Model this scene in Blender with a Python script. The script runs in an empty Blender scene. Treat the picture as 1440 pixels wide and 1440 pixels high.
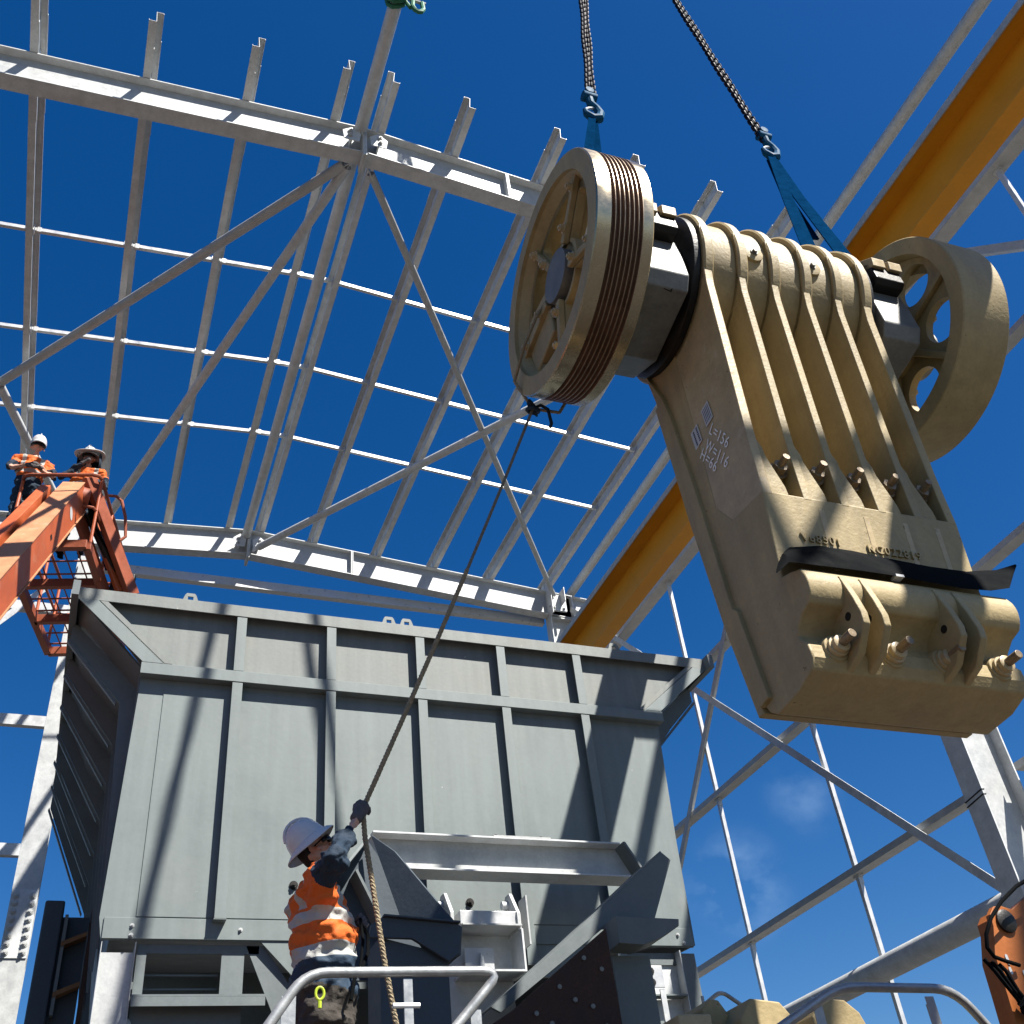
import bpy, bmesh, math, random
import numpy as np
from mathutils import Vector, Matrix, noise
random.seed(7)
S = bpy.context.scene
COL = S.collection
R = math.radians

# ------------------------------------------------------------------ camera
cam = bpy.data.cameras.new('camera'); co = bpy.data.objects.new('camera', cam); COL.objects.link(co)
cam.sensor_width = 36; cam.lens = 36.925; cam.clip_start = .05; cam.clip_end = 3000
co.matrix_world = Matrix(((.9325, -.1481, -.3298, 0), (-.3479, -.6128, -.7089, 0), (-.0969, .7762, -.6229, 1.6), (0, 0, 0, 1)))
S.camera = co
# ------------------------------------------------------------------ light
EL, AZ = R(53.5), R(33.5)          # sun height; angle to the right of straight behind the viewer
SUN = Vector((math.cos(EL)*math.sin(AZ), -math.cos(EL)*math.cos(AZ), math.sin(EL)))
W = bpy.data.worlds.new('World'); S.world = W; W.use_nodes = True
wn, wl = W.node_tree.nodes, W.node_tree.links
wn.clear()
out = wn.new('ShaderNodeOutputWorld'); bg = wn.new('ShaderNodeBackground'); sky = wn.new('ShaderNodeTexSky')
sky.sky_type = 'NISHITA'; sky.sun_disc = False; sky.sun_elevation = EL; sky.sun_rotation = math.atan2(SUN.x, SUN.y)
sky.air_density = 1.0; sky.dust_density = .45; sky.ozone_density = 3.5; sky.altitude = 200
bg.inputs['Strength'].default_value = .05
hs = wn.new('ShaderNodeHueSaturation'); hs.inputs['Saturation'].default_value = 1.38; hs.inputs['Hue'].default_value = .508; hs.inputs['Value'].default_value = .92
# thin wisps of cloud low in the sky
tc = wn.new('ShaderNodeTexCoord'); mp = wn.new('ShaderNodeMapping'); mp.inputs['Scale'].default_value = (17, 17, 24)
nz = wn.new('ShaderNodeTexNoise'); nz.inputs['Scale'].default_value = 1.0; nz.inputs['Detail'].default_value = 6; nz.inputs['Roughness'].default_value = .55
cr = wn.new('ShaderNodeValToRGB'); cr.color_ramp.elements[0].position = .42; cr.color_ramp.elements[1].position = .8
wl.new(tc.outputs['Generated'], mp.inputs[0]); wl.new(mp.outputs[0], nz.inputs['Vector']); wl.new(nz.outputs['Fac'], cr.inputs[0])
acc = None
for d0, r0, a0 in (((.537, .787, .302), .06, .42), ((.586, .726, .36), .045, .22), ((-.28, .90, .33), .06, .25), ((.80, .45, .40), .09, .35), ((-.7, .6, .3), .1, .35), ((.3, -.9, .32), .12, .35)):
    vd = wn.new('ShaderNodeVectorMath'); vd.operation = 'DISTANCE'; vd.inputs[1].default_value = d0; wl.new(tc.outputs['Generated'], vd.inputs[0])
    mr = wn.new('ShaderNodeMapRange'); mr.interpolation_type = 'SMOOTHSTEP'; mr.inputs['From Min'].default_value = r0; mr.inputs['From Max'].default_value = 0; mr.inputs['To Min'].default_value = 0; mr.inputs['To Max'].default_value = a0; wl.new(vd.outputs['Value'], mr.inputs['Value'])
    if acc is None: acc = mr.outputs[0]
    else: ad = wn.new('ShaderNodeMath'); ad.operation = 'ADD'; wl.new(acc, ad.inputs[0]); wl.new(mr.outputs[0], ad.inputs[1]); acc = ad.outputs[0]
mu = wn.new('ShaderNodeMath'); mu.operation = 'MULTIPLY'; wl.new(cr.outputs['Color'], mu.inputs[0]); wl.new(acc, mu.inputs[1])
mx = wn.new('ShaderNodeMix'); mx.data_type = 'RGBA'; mx.inputs['B'].default_value = (5.2, 7.4, 9.8, 1); wl.new(mu.outputs[0], mx.inputs['Factor'])
wl.new(sky.outputs[0], hs.inputs['Color']); wl.new(hs.outputs[0], mx.inputs['A']); wl.new(mx.outputs['Result'], bg.inputs['Color']); wl.new(bg.outputs[0], out.inputs[0])
sl = bpy.data.lights.new('sun', 'SUN'); sl.energy = 5.0; sl.angle = R(.53); sl.color = (1, .955, .88)
so = bpy.data.objects.new('sun', sl); COL.objects.link(so); so.rotation_euler = SUN.to_track_quat('Z', 'Y').to_euler(); so.location = (9, -14, 30)
S.view_settings.view_transform = 'Standard'; S.view_settings.look = 'None'; S.view_settings.exposure = 1.35; S.view_settings.gamma = 1
S.cycles.max_bounces = 8

# ------------------------------------------------------------------ materials
KA = .615      # paint and steel reflectances, all in proportion
def mat(name, col, rough=.5, metal=0., var=.12, scale=6., fine=60., bump=.15, dirt=None, dirt_amt=.5, dirt_scale=2.5, dirt_pos=.58, stretch=(1, 1, 1), spec=.3, coat=0, fvar=None, speck=None, speck_scale=22., speck_pos=.7, speck_amt=.8, streak=0.):
    m = bpy.data.materials.new(name); m.use_nodes = True
    col = tuple(c*KA for c in col); dirt = None if dirt is None else tuple(c*KA for c in dirt)
    n, l = m.node_tree.nodes, m.node_tree.links
    b = n['Principled BSDF']
    b.inputs['Roughness'].default_value = rough; b.inputs['Metallic'].default_value = metal; b.inputs['Specular IOR Level'].default_value = spec
    if coat: b.inputs['Coat Weight'].default_value = coat; b.inputs['Coat Roughness'].default_value = .15
    t = n.new('ShaderNodeTexCoord'); mp = n.new('ShaderNodeMapping'); mp.inputs['Scale'].default_value = stretch
    l.new(t.outputs['Object'], mp.inputs[0])
    def nse(s, d=4, r=.6):
        q = n.new('ShaderNodeTexNoise'); q.inputs['Scale'].default_value = s; q.inputs['Detail'].default_value = d; q.inputs['Roughness'].default_value = r
        l.new(mp.outputs[0], q.inputs['Vector']); return q
    def rng(src, a, bb, lo=.3, hi=.7):
        q = n.new('ShaderNodeMapRange'); q.inputs['From Min'].default_value = lo; q.inputs['From Max'].default_value = hi
        q.inputs['To Min'].default_value = a; q.inputs['To Max'].default_value = bb; l.new(src, q.inputs['Value']); return q.outputs[0]
    a = nse(scale); f = nse(fine, 3)
    fv = var*.5 if fvar is None else fvar
    p = n.new('ShaderNodeMath'); p.operation = 'MULTIPLY'; l.new(rng(a.outputs['Fac'], 1-var, 1+var), p.inputs[0]); l.new(rng(f.outputs['Fac'], 1-fv, 1+fv), p.inputs[1])
    c = n.new('ShaderNodeVectorMath'); c.operation = 'SCALE'; c.inputs[0].default_value = col[:3]; l.new(p.outputs[0], c.inputs['Scale'])
    last = c.outputs[0]
    if dirt is not None:
        d = nse(dirt_scale, 8, .65)
        x = n.new('ShaderNodeMix'); x.data_type = 'RGBA'; x.inputs['B'].default_value = (*dirt, 1)
        l.new(rng(d.outputs['Fac'], 0, dirt_amt, dirt_pos, dirt_pos+.16), x.inputs['Factor']); l.new(last, x.inputs['A']); last = x.outputs['Result']
    if streak:
        m3 = n.new('ShaderNodeMapping'); m3.inputs['Scale'].default_value = (5, 5, .35); l.new(t.outputs['Object'], m3.inputs[0])
        q = n.new('ShaderNodeTexNoise'); q.inputs['Scale'].default_value = 2.2; q.inputs['Detail'].default_value = 6; l.new(m3.outputs[0], q.inputs['Vector'])
        c2 = n.new('ShaderNodeVectorMath'); c2.operation = 'SCALE'; l.new(last, c2.inputs[0]); l.new(rng(q.outputs['Fac'], 1-streak, 1+streak), c2.inputs['Scale']); last = c2.outputs[0]
    if speck is not None:
        d = nse(speck_scale, 3, .7)
        x = n.new('ShaderNodeMix'); x.data_type = 'RGBA'; x.inputs['B'].default_value = (*[c*KA for c in speck], 1)
        l.new(rng(d.outputs['Fac'], 0, speck_amt, speck_pos, speck_pos+.03), x.inputs['Factor']); l.new(last, x.inputs['A']); last = x.outputs['Result']
    l.new(last, b.inputs['Base Color'])
    l.new(rng(a.outputs['Fac'], max(.02, rough-.1), min(1, rough+.12)), b.inputs['Roughness'])
    if bump:
        k = n.new('ShaderNodeBump'); k.inputs['Strength'].default_value = bump; k.inputs['Distance'].default_value = .01
        l.new(f.outputs['Fac'], k.inputs['Height']); l.new(k.outputs[0], b.inputs['Normal'])
    return m
M = {}
M['galv'] = mat('galvanised_steel', (.62, .635, .63), .5, .15, .12, 9, 45, .08, dirt=(.52, .52, .49), dirt_amt=.4)
M['galvb'] = mat('bright_galvanised', (.78, .79, .79), .35, .3, .06, 9, 45, .05)
M['galvd'] = mat('weathered_galvanised', (.76, .785, .79), .55, .1, .14, 8, 40, .1, dirt=(.46, .44, .41), dirt_amt=.45)
M['galvt'] = mat('galvanised_tube', (.55, .56, .55), .38, .55, .16, 12, 50, .08, dirt=(.36, .36, .34), dirt_amt=.5, dirt_scale=7)
M['hop'] = mat('grey_hopper_paint', (.242, .283, .281), .5, 0, .06, 1.6, 26, .06, dirt=(.34, .35, .32), dirt_amt=.28, dirt_scale=1.3, dirt_pos=.55, speck=(.75, .75, .72), speck_scale=9, speck_pos=.725, streak=.07)
M['hopu'] = mat('dusty_grey_paint', (.262, .283, .268), .55, 0, .09, 2.2, 30, .08, dirt=(.36, .35, .30), dirt_amt=.4, dirt_scale=2.2, dirt_pos=.52, speck=(.7, .68, .6), speck_scale=9, speck_pos=.72, streak=.1)
M['hopd'] = mat('grey_frame_paint', (.20, .23, .235), .5, 0, .1, 3, 30, .08, dirt=(.3, .27, .22), dirt_amt=.3)
M['wing'] = mat('blue_grey_plate', (.075, .10, .125), .55, 0, .12, 5, 40, .1, dirt=(.2, .2, .2), dirt_amt=.3)
M['tan'] = mat('tan_machine_paint', (.51, .392, .195), .55, 0, .13, 3.0, 38, .27, dirt=(.40, .30, .15), dirt_amt=.45, dirt_scale=3.4, dirt_pos=.56, speck=(.22, .12, .06), speck_scale=15, speck_pos=.70, speck_amt=.7, streak=.10)
M['tanw'] = mat('tan_paint_worn', (.64, .49, .27), .38, 0, .14, 6, 40, .15, dirt=(.74, .66, .52), dirt_amt=.6, dirt_scale=11, speck=(.25, .15, .08), speck_scale=24, speck_pos=.68)
M['steel'] = mat('machined_steel', (.55, .46, .31), .24, .8, .1, 5, 50, .05, dirt=(.30, .24, .15), dirt_amt=.5)
M['groove'] = mat('rusted_groove', (.25, .145, .09), .5, .2, .25, 9, 60, .12, dirt=(.38, .25, .16), dirt_amt=.6)
M['crest'] = mat('groove_crest', (.52, .40, .28), .3, .55, .12, 8, 60, .05)
M['block'] = mat('grey_bearing_steel', (.27, .27, .255), .5, .3, .2, 6, 40, .15, dirt=(.13, .11, .09), dirt_amt=.6)
M['dark'] = mat('grease_black', (.02, .018, .016), .45, .1, .3, 9, 50, .2, dirt=(.08, .04, .02), dirt_amt=.6)
M['rubber'] = mat('black_rubber', (.006, .007, .008), .9, 0, .2, 8, 50, .1, spec=.04)
M['chain'] = mat('chain_steel', (.014, .011, .022), .55, 0, .2, 20, 80, .05, spec=.18)
M['sling'] = mat('blue_webbing', (.003, .04, .115), .9, 0, .2, 14, 160, .4, spec=0)
M['bolt'] = mat('oiled_bolt_steel', (.34, .25, .15), .4, .2, .25, 20, 60, .15, dirt=(.12, .07, .04), dirt_amt=.7, dirt_scale=14)
M['blue'] = mat('blue_painted_hook', (.01, .10, .21), .6, 0, .2, 20, 60, .1, spec=.05)
M['green'] = mat('green_sling', (.04, .22, .12), .6, 0, .2, 20, 90, .2)
M['rope'] = mat('tan_rope', (.42, .34, .22), .9, 0, .2, 40, 200, .5)
M['rope_shade'] = mat('shaded_tan_rope', (.27, .235, .18), .85, 0, .2, 40, 200, .4)
M['yel'] = mat('crane_yellow', (1.05, .44, .025), .45, 0, .06, 3, 30, .05, dirt=(.7, .30, .02), dirt_amt=.3)
M['orange'] = mat('boom_orange', (.64, .14, .045), .45, 0, .1, 5, 30, .08, dirt=(.62, .34, .22), dirt_amt=.45, dirt_scale=4)
M['orangep'] = mat('boom_orange_sunlit', (.66, .30, .15), .5, 0, .12, 6, 40, .1, dirt=(.7, .5, .36), dirt_amt=.5, dirt_scale=5)
M['oranged'] = mat('jib_red_orange', (.40, .105, .05), .5, 0, .15, 6, 40, .1, dirt=(.25, .15, .1), dirt_amt=.4)
M['rust'] = mat('rusty_plate', (.075, .04, .028), .75, 0, .3, 7, 50, .3, dirt=(.15, .07, .035), dirt_amt=.5)
M['rusto'] = mat('orange_machine_paint', (.50, .15, .03), .5, 0, .1, 5, 40, .1, dirt=(.3, .08, .02), dirt_amt=.4)
M['white'] = mat('white_plastic', (.80, .80, .82), .3, 0, .03, 6, 40, .02, dirt=(.6, .57, .5), dirt_amt=.25, dirt_scale=6)
M['paper'] = mat('white_sticker', (.75, .75, .74), .5, 0, .03, 6, 40, 0)
M['ink'] = mat('dark_blue_print', (.03, .04, .12), .6, 0, .03, 6, 40, 0)
M['chalk'] = mat('chalk', (1.3, 1.28, 1.22), .95, 0, .3, 60, 200, .1)
M['hivis'] = mat('hivis_orange', (.86, .17, .025), .75, 0, .08, 8, 120, .25)
M['tape'] = mat('reflective_tape', (.50, .50, .47), .4, .2, .08, 12, 90, .1)
M['navy'] = mat('navy_cotton', (.022, .042, .072), .85, 0, .2, 9, 120, .3)
M['trou'] = mat('dirty_work_trousers', (.07, .06, .05), .85, 0, .3, 9, 90, .4, dirt=(.10, .09, .075), dirt_amt=.35, dirt_scale=5)
M['skin'] = mat('skin', (.85, .47, .34), .5, 0, .1, 14, 80, .08)
M['glove'] = mat('grey_glove', (.15, .13, .13), .8, 0, .2, 30, 150, .4)
M['hair'] = mat('dark_hair', (.03, .022, .016), .7, 0, .3, 40, 120, .6)
M['lens'] = mat('dark_lens', (.01, .008, .01), .08, 0, .1, 5, 40, 0)
M['lime'] = mat('lime_tag', (.6, .75, .05), .5, 0, .05, 10, 60, 0)
M['ground'] = mat('quarry_ground', (.088, .086, .082), .9, 0, .2, .25, 6, .6, dirt=(.065, .063, .06), dirt_amt=.6, dirt_scale=.12)
M['grate'] = mat('walkway_grating', (.36, .36, .35), .5, .4, .15, 8, 50, .1)
M['timber'] = mat('timber', (.30, .16, .075), .8, 0, .2, 8, 60, .3)

def shirt(name, stripes, strap_z, strap_y, navy_z, axis='Y', tilt=.05):
    m = mat(name, (.86, .17, .025), .75, 0, .08, 8, 120, .25); n, l = m.node_tree.nodes, m.node_tree.links; b = n['Principled BSDF']
    src = b.inputs['Base Color'].links[0].from_socket
    t = n.new('ShaderNodeTexCoord'); sp = n.new('ShaderNodeSeparateXYZ'); l.new(t.outputs['Object'], sp.inputs[0])
    def op(o, a, c, d=None):
        q = n.new('ShaderNodeMath'); q.operation = o
        for i, v in enumerate((a, c, d)):
            if v is None: continue
            if isinstance(v, (int, float)): q.inputs[i].default_value = v
            else: l.new(v, q.inputs[i])
        return q.outputs[0]
    tz = op('SUBTRACT', sp.outputs['Z'], op('MULTIPLY', sp.outputs['X'], tilt))
    mk = None
    for z, h in stripes:
        k = op('LESS_THAN', op('ABSOLUTE', op('SUBTRACT', tz, z), 0), h); mk = k if mk is None else op('MAXIMUM', mk, k)
    k = op('LESS_THAN', op('ABSOLUTE', op('SUBTRACT', op('ABSOLUTE', sp.outputs[axis], 0), strap_y), 0), .026)
    mk = op('MAXIMUM', mk, op('MULTIPLY', k, op('GREATER_THAN', sp.outputs['Z'], strap_z)))
    x = n.new('ShaderNodeMix'); x.data_type = 'RGBA'; x.inputs['B'].default_value = (.02, .038, .064, 1); l.new(op('LESS_THAN', sp.outputs['Z'], navy_z), x.inputs['Factor']); l.new(src, x.inputs['A'])
    y = n.new('ShaderNodeMix'); y.data_type = 'RGBA'; y.inputs['B'].default_value = (.34, .34, .32, 1); l.new(mk, y.inputs['Factor']); l.new(x.outputs['Result'], y.inputs['A']); l.new(y.outputs['Result'], b.inputs['Base Color'])
    return m
M['shirt1'] = shirt('hivis_shirt', ((1.32, .03), (1.15, .033)), 1.36, .115, 1.135)
M['shirt2'] = shirt('hivis_shirt_lift', ((1.17, .022),), 1.25, .11, 1.04, 'X', 0)

# ------------------------------------------------------------------ geometry helpers
def V(*a): return Vector(a[0]) if len(a) == 1 else Vector(a)
def basis(d, up=(0, 0, 1)):
    d = V(d).normalized(); u = V(up)
    if abs(d.dot(u.normalized())) > .985: u = Vector((0, 1, 0)) if abs(d.y) < .9 else Vector((1, 0, 0))
    s = d.cross(u).normalized(); return d, s, s.cross(d).normalized()
class MB:
    def __init__(self): self.v = []; self.f = []; self.mi = []
    def add(self, vs, fs, mi=0):
        o = len(self.v); self.v += [tuple(p) for p in vs]; self.f += [tuple(i+o for i in f) for f in fs]; self.mi += [mi]*len(fs); return self
    def box(self, x0, x1, y0, y1, z0, z1, mi=0):
        return self.prism([(x0, y0, z0), (x1, y0, z0), (x1, y1, z0), (x0, y1, z0)], (0, 0, z1-z0), mi)
    def prism(self, pts, vec, mi=0):
        n = len(pts); a = [V(p) for p in pts]; b = [p+V(vec) for p in a]
        return self.add(a+b, [tuple(range(n-1, -1, -1)), tuple(range(n, 2*n))]+[(i, (i+1) % n, n+(i+1) % n, n+i) for i in range(n)], mi)
    def yz(self, poly, x0, x1, mi=0): return self.prism([(x0, y, z) for y, z in poly], (x1-x0, 0, 0), mi)
    def xz(self, poly, y0, y1, mi=0): return self.prism([(x, y0, z) for x, z in poly], (0, y1-y0, 0), mi)
    def sweep(self, prof, p0, p1, up=(0, 0, 1), mi=0):
        d, s, u = basis(V(p1)-V(p0), up)
        return self.prism([V(p0)+s*a+u*b for a, b in prof], V(p1)-V(p0), mi)
    def tube(self, pts, r, n=10, mi=0, closed=False):
        P = [V(p) for p in pts]; k = len(P); rs = r if isinstance(r, (list, tuple)) else [r]*k
        vs = []; s = None
        for i in range(k):
            if closed: t = (P[(i+1) % k]-P[i-1]).normalized()
            else: t = (P[min(i+1, k-1)]-P[max(i-1, 0)]).normalized()
            if s is None: _, s, u = basis(t)
            else: s = (s-t*s.dot(t)).normalized()
            u = s.cross(t)
            vs += [P[i]+(s*math.cos(2*math.pi*j/n)+u*math.sin(2*math.pi*j/n))*rs[i] for j in range(n)]
        fs = [(i*n+j, i*n+(j+1) % n, ((i+1) % k)*n+(j+1) % n, ((i+1) % k)*n+j) for i in range(k if closed else k-1) for j in range(n)]
        if not closed: fs += [tuple(range(n-1, -1, -1)), tuple(range((k-1)*n, k*n))]
        return self.add(vs, fs, mi)
    def lathe(self, prof, o, d, n=32, mi=0, close=True, mis=None):
        d, s, u = basis(d); o = V(o); m = len(prof); vs = []
        for j in range(n):
            a = 2*math.pi*j/n; w = s*math.cos(a)+u*math.sin(a)
            vs += [o+d*x+w*r for r, x in prof]
        for i in range(m if close else m-1):
            q = (i+1) % m
            if prof[i][0] < 1e-6 and prof[q][0] < 1e-6: continue
            self.add([], [], 0)
            fs = [(j*m+i, j*m+q, ((j+1) % n)*m+q, ((j+1) % n)*m+i) for j in range(n)]
            if i == 0: base = len(self.v); self.v += [tuple(p) for p in vs]
            self.f += [tuple(base+t for t in f) for f in fs]; self.mi += [mis[i] if mis else mi]*len(fs)
        return self
    def cyl(self, p0, p1, r, n=16, mi=0):
        L = (V(p1)-V(p0)).length
        return self.tube([p0, p1], r, n, mi)
    def hexbolt(self, o, d, r=.03, h=.03, stud=.05, mi=0):
        d = V(d).normalized(); o = V(o)
        self.tube([o, o+d*.008], r*1.7, 14, mi); self.tube([o+d*.008, o+d*(h+.008)], r*1.25, 6, mi)
        if stud: self.tube([o+d*h, o+d*(h+stud)], r*.62, 8, mi)
        return self
    def mesh(self, name, mats, smooth=True, weld=True):
        me = bpy.data.meshes.new(name); me.from_pydata(self.v, [], self.f)
        for m in (mats if isinstance(mats, (list, tuple)) else [mats]): me.materials.append(M[m])
        for p, i in zip(me.polygons, self.mi): p.material_index = i
        bm = bmesh.new(); bm.from_mesh(me)
        if weld: bmesh.ops.remove_doubles(bm, verts=bm.verts, dist=1e-5)
        bmesh.ops.recalc_face_normals(bm, faces=bm.faces); bm.to_mesh(me); bm.free()
        if smooth:
            me.polygons.foreach_set('use_smooth', [True]*len(me.polygons)); me.set_sharp_from_angle(angle=R(32))
        return me
    def build(self, name, mats, parent=None, smooth=True, bevel=0, seg=2, label=None):
        o = bpy.data.objects.new(name, self.mesh(name, mats, smooth)); COL.objects.link(o); o.parent = parent
        if bevel:
            b = o.modifiers.new('bevel', 'BEVEL'); b.width = bevel; b.segments = seg; b.limit_method = 'ANGLE'; b.angle_limit = R(35); b.harden_normals = smooth
        if label: o['label'] = label
        return o
def thing(name, label, cat, loc=(0, 0, 0), group=None, rot=(0, 0, 0)):
    o = bpy.data.objects.new(name, None); COL.objects.link(o); o.location = loc; o.rotation_euler = rot; o.empty_display_size = .1
    o['label'] = label; o['category'] = cat
    if group: o['group'] = group
    return o
def tag(o, label, cat, group=None):
    o['label'] = label; o['category'] = cat
    if group: o['group'] = group
    return o
def inst(me, name, parent, loc=(0, 0, 0), rot=None, scale=None):
    o = bpy.data.objects.new(name, me); COL.objects.link(o); o.parent = parent; o.location = loc
    if rot is not None: o.rotation_euler = rot
    if scale: o.scale = scale
    return o
def text_mesh(name, s, size, depth, m, parent, mtx, align='LEFT', bevel=0):
    c = bpy.data.curves.new(name, 'FONT'); c.body = s; c.size = size; c.extrude = depth; c.align_x = align; c.resolution_u = 3; c.bevel_depth = bevel; c.space_character = 1.12
    t = bpy.data.objects.new(name, c); COL.objects.link(t); bpy.context.view_layer.update()
    me = bpy.data.meshes.new_from_object(t.evaluated_get(bpy.context.evaluated_depsgraph_get())); bpy.data.objects.remove(t)
    me.materials.clear(); me.materials.append(M[m]); o = bpy.data.objects.new(name, me); COL.objects.link(o); o.parent = parent; o.matrix_local = mtx
    return o
def arc(c, r, a0, a1, n, ax='yz'):
    return [(c[0]+r*math.cos(R(a0+(a1-a0)*i/n)), c[1]+r*math.sin(R(a0+(a1-a0)*i/n))) for i in range(n+1)]
def ibeam(h, w, tf=.014, tw=.01):
    H, a, b = h/2, w/2, tw/2
    return [(-a, -H), (a, -H), (a, -H+tf), (b, -H+tf), (b, H-tf), (a, H-tf), (a, H), (-a, H), (-a, H-tf), (-b, H-tf), (-b, -H+tf), (-a, -H+tf)]
def zsec(h, w, t=.006, lip=.02, flip=1):
    p = [(0, 0), (-w, 0), (-w, lip), (-w+t, lip), (-w+t, t), (0, t), (0, h), (w, h), (w, h-lip), (w-t, h-lip), (w-t, h-t), (t, h-t), (t, 0)]
    return [(x*flip, y) for x, y in p]
BOLT = MB().hexbolt((0, 0, 0), (0, -1, 0), .02, .018, .02).mesh('bolt', 'galv')
BOLTD = MB().hexbolt((0, 0, 0), (0, -1, 0), .02, .018, .02).mesh('bolt', 'dark')

# ------------------------------------------------------------------ ground
g = MB(); n = 60; sz = 1500
g.add([(-sz, -sz, 0), (sz, -sz, 0), (sz, sz, 0), (-sz, sz, 0)], [(0, 1, 2, 3)])
o = g.build('ground', 'ground', smooth=False); o['kind'] = 'structure'

# ------------------------------------------------------------------ steel shed
RX, RZ, PITCH = 1.8, 13.1, .084       # ridge
def zt(x): return RZ-PITCH*abs(x-RX)
EX0, EX1 = -4.25, 7.85
FY = {0: -3.2, 1: 6.76, 2: 14.71}
def rafter(fy, side, lab, grp='roof rafters'):
    x1 = EX1+.3 if side > 0 else EX0-.3
    h, w, tf = .52, .19, .016
    t = thing('rafter', lab, 'rafter', (RX, fy, RZ-h), grp)
    x0 = RX+side*.012
    def q(x, dz): return (x-RX, zt(x)-dz-(RZ-h))
    a = MB()
    def plate(d0, d1, y0, y1): a.xz([q(x0, d0), q(x1, d0), q(x1, d1), q(x0, d1)], y0, y1)
    plate(tf+.0005, h-tf-.0005, -.006, .006); web = a.build('web', 'galv', t)
    a = MB(); plate(0, tf, -w/2, w/2); a.build('flange', 'galvd', t, bevel=.002)
    a = MB(); plate(h-tf, h, -w/2, w/2); a.build('flange', 'galvd', t, bevel=.002)
    return t
for k, nm in ((1, 'near'), (2, 'far')):
    for sd, sn in ((-1, 'left of the ridge'), (1, 'right of the ridge')):
        t = rafter(FY[k], sd, 'galvanised roof rafter of the %s frame, half %s' % ({1: 'near', 2: 'far'}[k], sn))
        if sd > 0:
            j = 3.6
            z = zt(j); a = MB()
            for off, d in ((-.012, 0), (.012, 0)): a.box(j+off-.007-RX, j+off+.007-RX, -.097, .097, zt(j)-.523-(RZ-.52), zt(j)-.012-(RZ-.52))
            a.build('splice_plate', 'galvd', t)
    # ridge joint: end plates, gusset lugs, hanger
    t = thing('ridge_joint', 'bolted ridge joint with gusset plates on the %s rafter' % nm, 'joint', (RX, FY[k], RZ-.52), 'ridge joints')
    a = MB(); a.box(-.024, -.001, -.13, .13, -.10, .53); a.box(.001, .024, -.13, .13, -.10, .53); a.build('end_plate', 'galvd', t, bevel=.003)
    for sd in (-1, 1):
        a = MB(); c = .16*sd
        a.prism([(c-.09, -.15, .1), (c+.09, -.15, .1), (c+.11, -.15, .26), (c, -.15, .36), (c-.11, -.15, .26)], (0, .014, 0))
        a.box(c-.01, c+.01, -.136, -.01, .12, .3); a.build('gusset', 'galvd', t, bevel=.003)
        for dz in (.17, .26): inst(BOLT, 'bolt', t, (c+.02*sd, -.15, dz))
for i, (fy, xx) in enumerate(((FY[1], 'near'), (FY[2], 'far'))):
    for sd in (-1, 1):
        xa = EX1-.55 if sd > 0 else EX0+.55; xb = EX1-.05 if sd > 0 else EX0+.05
        t = thing('portal_column', 'galvanised %s portal column on the %s side' % (xx, 'right' if sd > 0 else 'left'), 'column', ((xa+xb)/2, fy, 0), 'portal columns')
        m = (xa+xb)/2; H = zt(xa)-.05
        a = MB(); lo_, hi_ = min(xa, xb)-m, max(xa, xb)-m
        a.box(lo_+.018, hi_-.018, -.006, .006, .03, H); a.build('web', 'galv', t)
        for x in (lo_, hi_-.018): a = MB(); a.box(x, x+.018, -.115, .115, .03, H); a.build('flange', 'galvd', t, bevel=.002)
        a = MB(); a.box(lo_-.08, hi_+.08, -.2, .2, 0, .03); a.build('base_plate', 'galvd', t, bevel=.004)
        a = MB(); a.box(lo_+.02, hi_-.02, -.11, -.0065, H-.55, H-.53); a.box(lo_+.02, hi_-.02, .0065, .11, H-.55, H-.53); a.build('stiffener', 'galv', t)
        if sd > 0:
            a = MB()     # crane beam support; near frame: added thin tie set where its shadow hides
            if i:
                a.xz([(lo_-.002, 8.1), (lo_-.002, 8.67), (lo_-1.55, 8.67), (lo_-1.55, 8.5)], -.008, .008); a.box(lo_-1.58, lo_-.002, -.12, .12, 8.672, 8.69)
            else: a.tube([(lo_-.002, 0, 9.2), (lo_-1.22, 0, 9.2)], .035, 12); a.build('crane_tie', 'galv', t)
            a = MB()
            for z in (5.03, 5.075): a.tube([(lo_-.004, -.119, z+.01), (lo_-.004, .119, z-.02), (lo_+.022, .119, z-.02), (lo_+.022, -.119, z+.01)], .006, 6, closed=True)
            if i == 0: a.build('wire_wrap', 'dark', t)
# purlins
names = ['outermost left', 'third left of the ridge', 'second left of the ridge', 'first left of the ridge', 'first right of the ridge', 'second right of the ridge', 'third right of the ridge', 'fourth right of the ridge', 'fifth right of the ridge', 'last before the right eave']
PX = [-1.74, -.61, .46, 1.47, 1.98, 2.9, 4.05, 5.1, 6.18, 7.28]
PX2 = [-3.95, -2.85]+PX
for i, x in enumerate(PX2):
    lab = ('thin galvanised roof purlin, %s' % names[i-2]) if i > 1 else 'thin galvanised roof purlin near the left eave, number %s from it' % ['one', 'two'][i]
    t = thing('purlin', lab, 'purlin', (x, 6.0, zt(x)), 'roof purlins')
    fl = 1 if x < RX else -1
    tilt = Vector((PITCH*(1 if x > RX else -1), 0, 1))
    a = MB(); a.sweep(zsec(.2, .075, .005, .022, fl), (0, 0, .004), (0, 8.9, .004), tilt); a.build('section', 'galvd', t, smooth=False)
    a = MB()   # lapped sleeve ends at the near frame and the cleat
    a.sweep([(p[0]*1.0+(.0055*fl), p[1]+.006) for p in zsec(.2, .075, .005, .02, fl)], (0, .32, .006), (0, 1.5, .006), tilt)
    a.build('lap_sleeve', 'galvd', t, smooth=False)
    for yy in (.74, 8.69): a = MB(); a.box(.006*fl-.004, .006*fl+.004, yy-.045, yy+.045, .012, .17); a.build('cleat', 'galvd', t)
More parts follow.
